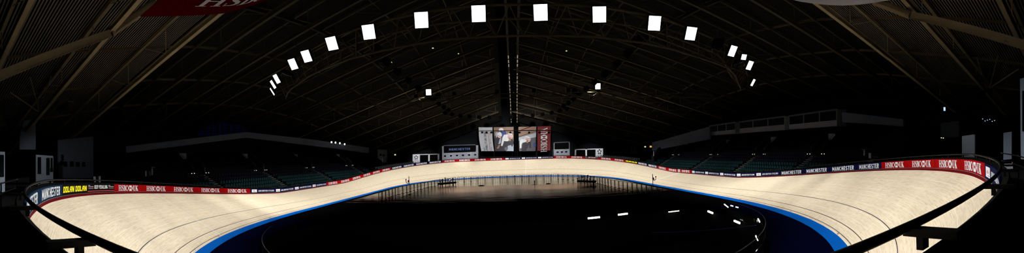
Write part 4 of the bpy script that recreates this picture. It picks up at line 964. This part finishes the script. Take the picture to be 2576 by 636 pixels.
# purlins and longitudinal arches
def zarch(x, y, o): return zdeck(x, y) - o
for sgn in (-1, 1):
    for q, xa in enumerate((8, 15, 22, 29, 36, 43)):
        g = MB(); x = sgn * xa
        pts = [Vector((x, y, zdeck(x, y) - .12)) for y in frange(-58, 64, 5)]
        for a, b in zip(pts[:-1], pts[1:]): g.beam(a, b, .12, .24)
        tag(g.build('roof_purlin', M['purlin']), 'dark purlin running the length of the %s roof slope, %s from the ridge' % (rl[sgn], nth(q + 1)), 'purlin', 'roof purlins')
    r = thing('arch_truss', 'deep longitudinal arch truss under the %s roof slope' % rl[sgn], 'arch truss'); x = sgn * 21.5
    ys = frange(-37.5, 58, 7.0)
    lo = [Vector((x, y, zdeck(x, y) - .55)) for y in ys]
    foot = PX(0, 190, -19.5) if sgn < 0 else PX(2576, 113, 20.5)
    g = MB()
    for a, b in zip(lo[:-1], lo[1:]): g.beam(a, b, .3, .34)
    g.build('lower_chord', M['steel_dark'], r)
    node = Vector((-22.9, -42.3, zc(-22.9, -42.3))) if sgn < 0 else Vector((24.04, -42.3, zc(24.04, -42.3)))
    d = (foot - node).normalized(); g = MB(); g.beam(node, foot + d * 2.5, .12, .5); g.beam(node - Vector((0, 0, .26)), foot + d * 2.5 - Vector((0, 0, .26)), .36, .04); g.beam(node + Vector((0, 0, .26)), foot + d * 2.5 + Vector((0, 0, .26)), .36, .04); g.build('end_leg', M['steel'], r)
    up_ = PX(400, 0, -22.0) if sgn < 0 else PX(2190, 0, 23.2); e_ = node.lerp(up_, .9); g = MB(); g.tube(node, e_, .3, 10); g.build('upper_leg', M['steel'], r, True)
    g = MB(); g.tube(node + Vector((-sgn * .7, 0, -.1)), e_ + Vector((-sgn * .7, 0, -.1)), .05, 6); g.build('tie_rod', M['steel'], r)
    g = MB()
    for o in (1.0,):
        c = node.lerp(foot, .88)
        for i in range(2):
            for j in range(3): g.disc(c + d * (.14 * j - .14) + Vector((-sgn * -.0, .0, .08 - .16 * i)) + Vector((-.07 * sgn * -1 if False else (.08 if sgn < 0 else -.08), 0, 0)), (1, 0, 0), .035, .06, 8)
    g.build('bolt', M['steel'], r)
    g = MB()
    for a, b in zip(lo[:-1], lo[1:]): g.tube(a, Vector((b.x, b.y, zdeck(b.x, b.y) - .1)), .06, 6)
    g.build('web_bars', M['steel'], r)
    eb = thing('eaves_bracing', 'three thin steel struts fanning up from the %s eaves' % rl[sgn], 'bracing')
    for a, b in ((((95, 280), (25, 232)), ((98, 278), (76, 196)), ((100, 278), (128, 192))) if sgn < 0 else (((2492, 220), (2562, 174)), ((2490, 222), (2510, 142)), ((2484, 224), (2458, 145)))):
        xx = -35.5 if sgn < 0 else 37.5
        p0, p1 = PX(*a, xx), PX(*b, xx - sgn * 4); g = MB(); g.tube(p0, p1, .06, 6); g.build('strut', M['steel'], eb)
# ridge spine
sp = thing('roof_spine', 'dark double ridge girder running the length of the hall with dashed light strips', 'girder')
def xs_(y): return 1.25 + .022 * y
def zsp(y): return h0(y) - .6
for side in (-1, 1):
    pts = [Vector((xs_(y) + side * .9, y, zsp(y))) for y in frange(-20, 66, 4)]
    g = MB()
    for a, b in zip(pts[:-1], pts[1:]): g.beam(a, b, .35, .7)
    g.build('girder', M['steel_dark'], sp)
    for y in frange(19, 62, 2.4):
        if 25 < y < 27.5: continue
        L = 1.5
        a, b = Vector((xs_(y) + side * .9, y, zsp(y) - .38)), Vector((xs_(y + L) + side * .9, y + L, zsp(y + L) - .38)); g = MB(); g.beam(a, b, .16, .05); g.build('glow_strip', M['strip'], sp)  # pale dashes given a weak glow of their own
pts = [Vector((xs_(y), y, zsp(y) + .2)) for y in frange(-20, 66, 4)]; g = MB()
for a, b in zip(pts[:-1], pts[1:]): g.beam(a, b, 1.5, .1)
g.build('walkway', M['black'], sp)
# ------------------------------------------------------------------ lighting
LZ = 14.0
def truss_run(name, label, pts, m, back=Vector((0, 1.6, 0))):
    r = thing(name, label, 'lighting truss'); 
    g = MB(); g.path([p + Vector((0, 0, .75)) for p in pts], .09, 8); g.build('upper_chord', m, r, True)
    I = [Vector((-p.x, -p.y, 0)).normalized() for p in pts]
    g = MB(); g.path([p + i * .9 + Vector((0, 0, -.85)) for p, i in zip(pts, I)], .08, 8); g.build('lower_chord', m, r, True)
    g = MB(); g.path([p + i * 2.0 + Vector((0, 0, .6)) for p, i in zip(pts, I)], .08, 8); g.build('rear_chord', m, r, True)
    for k in range(len(pts) - 1):
        a, b = pts[k], pts[k + 1]; g = MB(); c = a.lerp(b, .5)
        n_ = I[k] * .9 + Vector((0, 0, -.85)); g.tube(a + Vector((0, 0, .75)), c + n_, .035, 6); g.tube(c + n_, b + Vector((0, 0, .75)), .035, 6); g.tube(a + I[k] * 2.0 + Vector((0, 0, .6)), c + n_, .03, 6)
        g.build('web_bay', m, r)
    return r
lamps_px = [(684, 231), (686, 213), (695, 199), (736, 162), (770, 142), (834, 110), (927, 81), (1060, 51), (1204, 35), (1360, 32), (1508, 37), (1647, 59), (1739, 85), (1844, 129), (1872, 144), (1887, 165), (1895, 208)]
dark_px = [(721, 180), (1858, 152)]
LP = [PZ(x, y, LZ) for x, y in lamps_px]
arc = sorted(LP, key=lambda p: p.x)
def resample(pts, step):
    out = [pts[0]]
    for a, b in zip(pts[:-1], pts[1:]):
        n = max(1, int(round((b - a).length / step))); out += [a.lerp(b, (i + 1) / n) for i in range(n)]
    return out
truss_run('lighting_truss', 'curved dark lighting truss carrying the bright floodlights above the near infield', resample([p + Vector((-p.x, -p.y, 0)).normalized() * .7 for p in arc], 2.2), M['steel_mid'])
def aim_rot(p, q): return (q - p).to_track_quat('-Z', 'Y').to_euler()
def floodlight(p, target, label, power, size=1.0, hh=1.0, face='lamp', group='floodlights', spot=True, ang=40, lit=True, turn=None):
    r = thing('floodlight', label, 'floodlight', p, 0, group); r.rotation_euler = aim_rot(p, target)
    if turn is not None:                          # asymmetric head: the lens stands steeper than the beam
        v = Vector((CP[0] - p.x, CP[1] - p.y, 0)).normalized(); v = Matrix.Rotation(-math.radians(turn), 3, 'Z') @ v; r.rotation_euler = aim_rot(p, p + v + Vector((0, 0, -.62)))
    g = MB(); g.box((0, 0, .16), (size + .12, hh + .12, .22)); g.box((0, 0, .32), (size * .6, hh * .6, .16)); g.build('housing', M['black'], r)
    if group == 'far floodlights' or group == 'far-end spotlights':
        g = MB(); h = size / 2 + .06
        for (x, y, sx, sy_) in ((-h, 0, .02, 2 * h), (h, 0, .02, 2 * h), (0, -h, 2 * h, .02), (0, h, 2 * h, .02)): g.box((x, y, -.12), (sx, sy_, .5))
        g.build('hood', M['black'], r)
    if lit:
        g = MB(); g.quad((-size / 2, -hh / 2, .045), (size / 2, -hh / 2, .045), (size / 2, hh / 2, .045), (-size / 2, hh / 2, .045)); g.build('lens', M[face], r)
    else:
        for k in range(3):
            g = MB(); g.box((0, hh * (.33 * k - .33), .03), (size, hh * .16, .04)); g.build('louvre', M['pale'], r)
    g = MB(); g.path([(-size / 2 - .1, 0, .15), (-size / 2 - .1, 0, .6), (size / 2 + .1, 0, .6), (size / 2 + .1, 0, .15)], .03, 6); g.build('yoke', M['steel_dark'], r)
    if spot:
        l = bpy.data.lights.new('floodlight_beam', 'SPOT'); l.energy = power; l.spot_size = math.radians(ang); l.spot_blend = .9; l.shadow_soft_size = .3; l.color = (1.0, .985, .96)
        lo = bpy.data.objects.new('floodlight_beam', l); COL.objects.link(lo); lo.parent = r; lo.location = (0, 0, -.35)
        lo.rotation_euler = (r.rotation_euler.to_matrix().inverted() @ aim_rot(p, target).to_matrix()).to_euler()
    return r
PW0 = 15000.0
order = sorted(range(len(LP)), key=lambda i: lamps_px[i][0])
n = len(order)
TURN = [86, 76, 64, 46, 40, 30, 15, 3, 0, 0, -3, -15, -28, -50, -30, -55, -72]
for q, i in enumerate(order):
    s = 143 + (232 - 143) * (q + .0) / (n - 1)
    tgt = surf(s, 3.3); p = LP[i]; d = (tgt - p).length
    small = lamps_px[i] == (1872, 144)
    floodlight(p, tgt, 'blazing white square floodlight on the curved lighting truss, %s from the left' % nth(q + 1), PW0 * .80 * (d / 23) ** 2, (.80 if not small else .5), (.92 if not small else .5), ang=60 if d < 30 else 46, turn=TURN[q])
for q, px in enumerate(dark_px):
    p = PZ(*px, LZ) - Vector((0, 0, .3)); floodlight(p, surf(150 if q == 0 else 225, 3), 'louvred floodlight seen edge-on at the %s bend of the lighting truss' % ('left' if q == 0 else 'right'), 0, .7, .8, spot=False, lit=False)
p = PZ(1808, 112, LZ); floodlight(p, surf(230, 3), 'unlit grey floodlight hanging near the right end of the lighting truss', 0, .8, 1.0, spot=False, lit=False)
# the rest of the ring, seen from behind
k = 0
for s in frange(-27, 151.8, 5.4):
    if -18 < s < 142: gain = 1.0
    else: gain = .22
    pl, nn, b = plan(s); tgt = surf(s, 3.2); off = 10 if abs(s - 62.5) < 40 else 12
    p = pl - nn * off; p.z = 15.2
    k += 1; d = (tgt - p).length
    floodlight(p, tgt, 'dark-backed floodlight turned away towards the far track, %s round from the right' % nth(k), PW0 * .9 * gain * (d / 17) ** 2 * .55, .6, .6, ang=52, face='lamp_small', group="far floodlights")
for q, (tx, tz, ang, w, ty) in enumerate(((-2.5, 11.0, 11, 6000, 62), (7.5, 11.0, 11, 6000, 62), (-14.2, 7.0, 7, 8500, 60), (-25, 6.0, 5, 9000, 58), (25.5, 6.0, 5, 9000, 58), (17, 7.0, 5, 7500, 60))):  # added spotlights, put in to brighten the banners, cabins and kiosks
    p = Vector((tx * .55, 1.6, 15.2)); floodlight(p, Vector((tx, ty, tz)), 'dark-backed spotlight on the mid-hall truss turned towards the far end, %s one' % nth(q + 1), w * 12, .4, .4, ang=ang * 2, face='lamp_small', group='far-end spotlights')
for q, x in enumerate((-8, 8)):  # two added lamps that brighten the far court boards
    p = Vector((x * 1.3, 2.2, 15.2)); floodlight(p, Vector((x * .9, 14.5, 0)), 'dark-backed floodlight over the far court boards, the %s one' % ('left', 'right')[q], 15000, .5, .5, ang=50, face='lamp_small', group='far-end spotlights')
for (p, q, w, lab) in (((-33, -46.5, 9.5), PX(113, 425, -40.0), 360, 'the left kiosk doors'), ((-20.5, -47, 9.0), PX(0, 430, -26.0), 110, 'the panel at the extreme left edge'), ((30, -45.5, 9.5), PX(2436, 370, 36.0), 160, 'the door panel behind the red boards')):  # added lamps to lift the concourse panels, no known fixtures there
    floodlight(Vector(p), q, 'small dark-backed downlight over the concourse turned on ' + lab, w, .25, .25, ang=52, face='lamp_small', group='far-end spotlights')
# mid-hall lighting beam
a, b = PZ(775, 268, LZ), PZ(1830, 240, LZ); a.y = b.y = -.4
bt = thing('lighting_beam', 'long straight truss crossing the middle of the hall below the roof', 'lighting truss')
g = MB(); g.beam(a, b, .16, .16); g.build('lower_chord', M['steel_mid'], bt); g = MB(); g.beam(a + Vector((0, .6, .7)), b + Vector((0, .6, .7)), .12, .12); g.build('upper_chord', M['steel_mid'], bt)
for i in range(30):
    p = a.lerp(b, i / 30); q = a.lerp(b, (i + .5) / 30) + Vector((0, .6, .7)); g = MB(); g.tube(p, q, .035, 6); g.tube(q, a.lerp(b, (i + 1) / 30), .035, 6); g.build('web_bay', M['steel_mid'], bt)
for q, px in enumerate(((1078, 232), (1504, 217))):
    p = PY(*px, -1.0); floodlight(p, Vector((p.x * .6, -45, 3)), 'small far white floodlight on the mid-hall truss, the %s one' % ('left', 'right')[q], 0, .75, .85, face='lamp_small', spot=False, group='mid-hall floodlights')
for q, (px, py) in enumerate(((1089, 121), (1153, 135), (984, 157), (1425, 128))):
    p = PZ(px, py, 16.5)
    for z_ in range(140, 280):
        p = PZ(px, py, z_ / 10)
        if p.z > zdeck(p.x, p.y) - .45: break
    t = thing('roof_downlight', 'tiny pale downlight under the dark roof, %s from left' % nth(sorted([984, 1089, 1153, 1425]).index(px) + 1), 'lamp', (0, 0, 0), 0, 'roof downlights')
    g = MB(); g.box(p, (.26, .26, .12)); g.build('lens', M['exitlamp'], t); g = MB(); g.tube(p, Vector((p.x, p.y, zdeck(p.x, p.y) - .1)), .03, 6); g.build('drop_rod', M['steel_dark'], t)
# near roof banners
def sag_banner(low_px, x, up, m, label, text=False):
    lo = [PX(px, py, x) for px, py in low_px]
    r = []
    for p in lo: r.append([p + up * (j / 6) + Vector((0, 0, -.25 * math.sin(PI * j / 6))) for j in range(7)])
    g = MB(); g.grid(r); g.grid([[p + Vector((0, 0, .03)) for p in rr] for rr in r]); o = g.build('roof_banner', m); tag(o, label, 'banner')
    def F(u, v):
        t = max(0, min(len(lo) - 1.001, u * (len(lo) - 1))); i = int(t); return lo[i].lerp(lo[i + 1], t - i) + up * v + Vector((0, 0, -.25 * math.sin(PI * max(0, min(1, v))) - .03))
    return o, F
o, F = sag_banner([(352, 42), (400, 41.5), (455, 40), (510, 38), (560, 34), (600, 25), (640, 12), (672, 1)], -16.5, Vector((5.6, .0, 1.84)), M['redroof'], 'red sagging banner with white serif letters slung under the left roof')
place2(SWL, .285, .20, 1.12 / SW[2], .19, F, 'lettering', M['whitep'], o); place2(SWH, .285, .20, 1.12 / SW[2], .19, F, 'hexagon_mark', M['whitep'], o)
o, F = sag_banner([(1992, -1), (2015, 4.5), (2050, 9.5), (2085, 13), (2120, 14), (2160, 12), (2200, 7), (2238, 0)], 16.5, Vector((-5.8, 0, 1.9)), M['bannerwhite'], 'plain white sagging banner slung under the right roof')
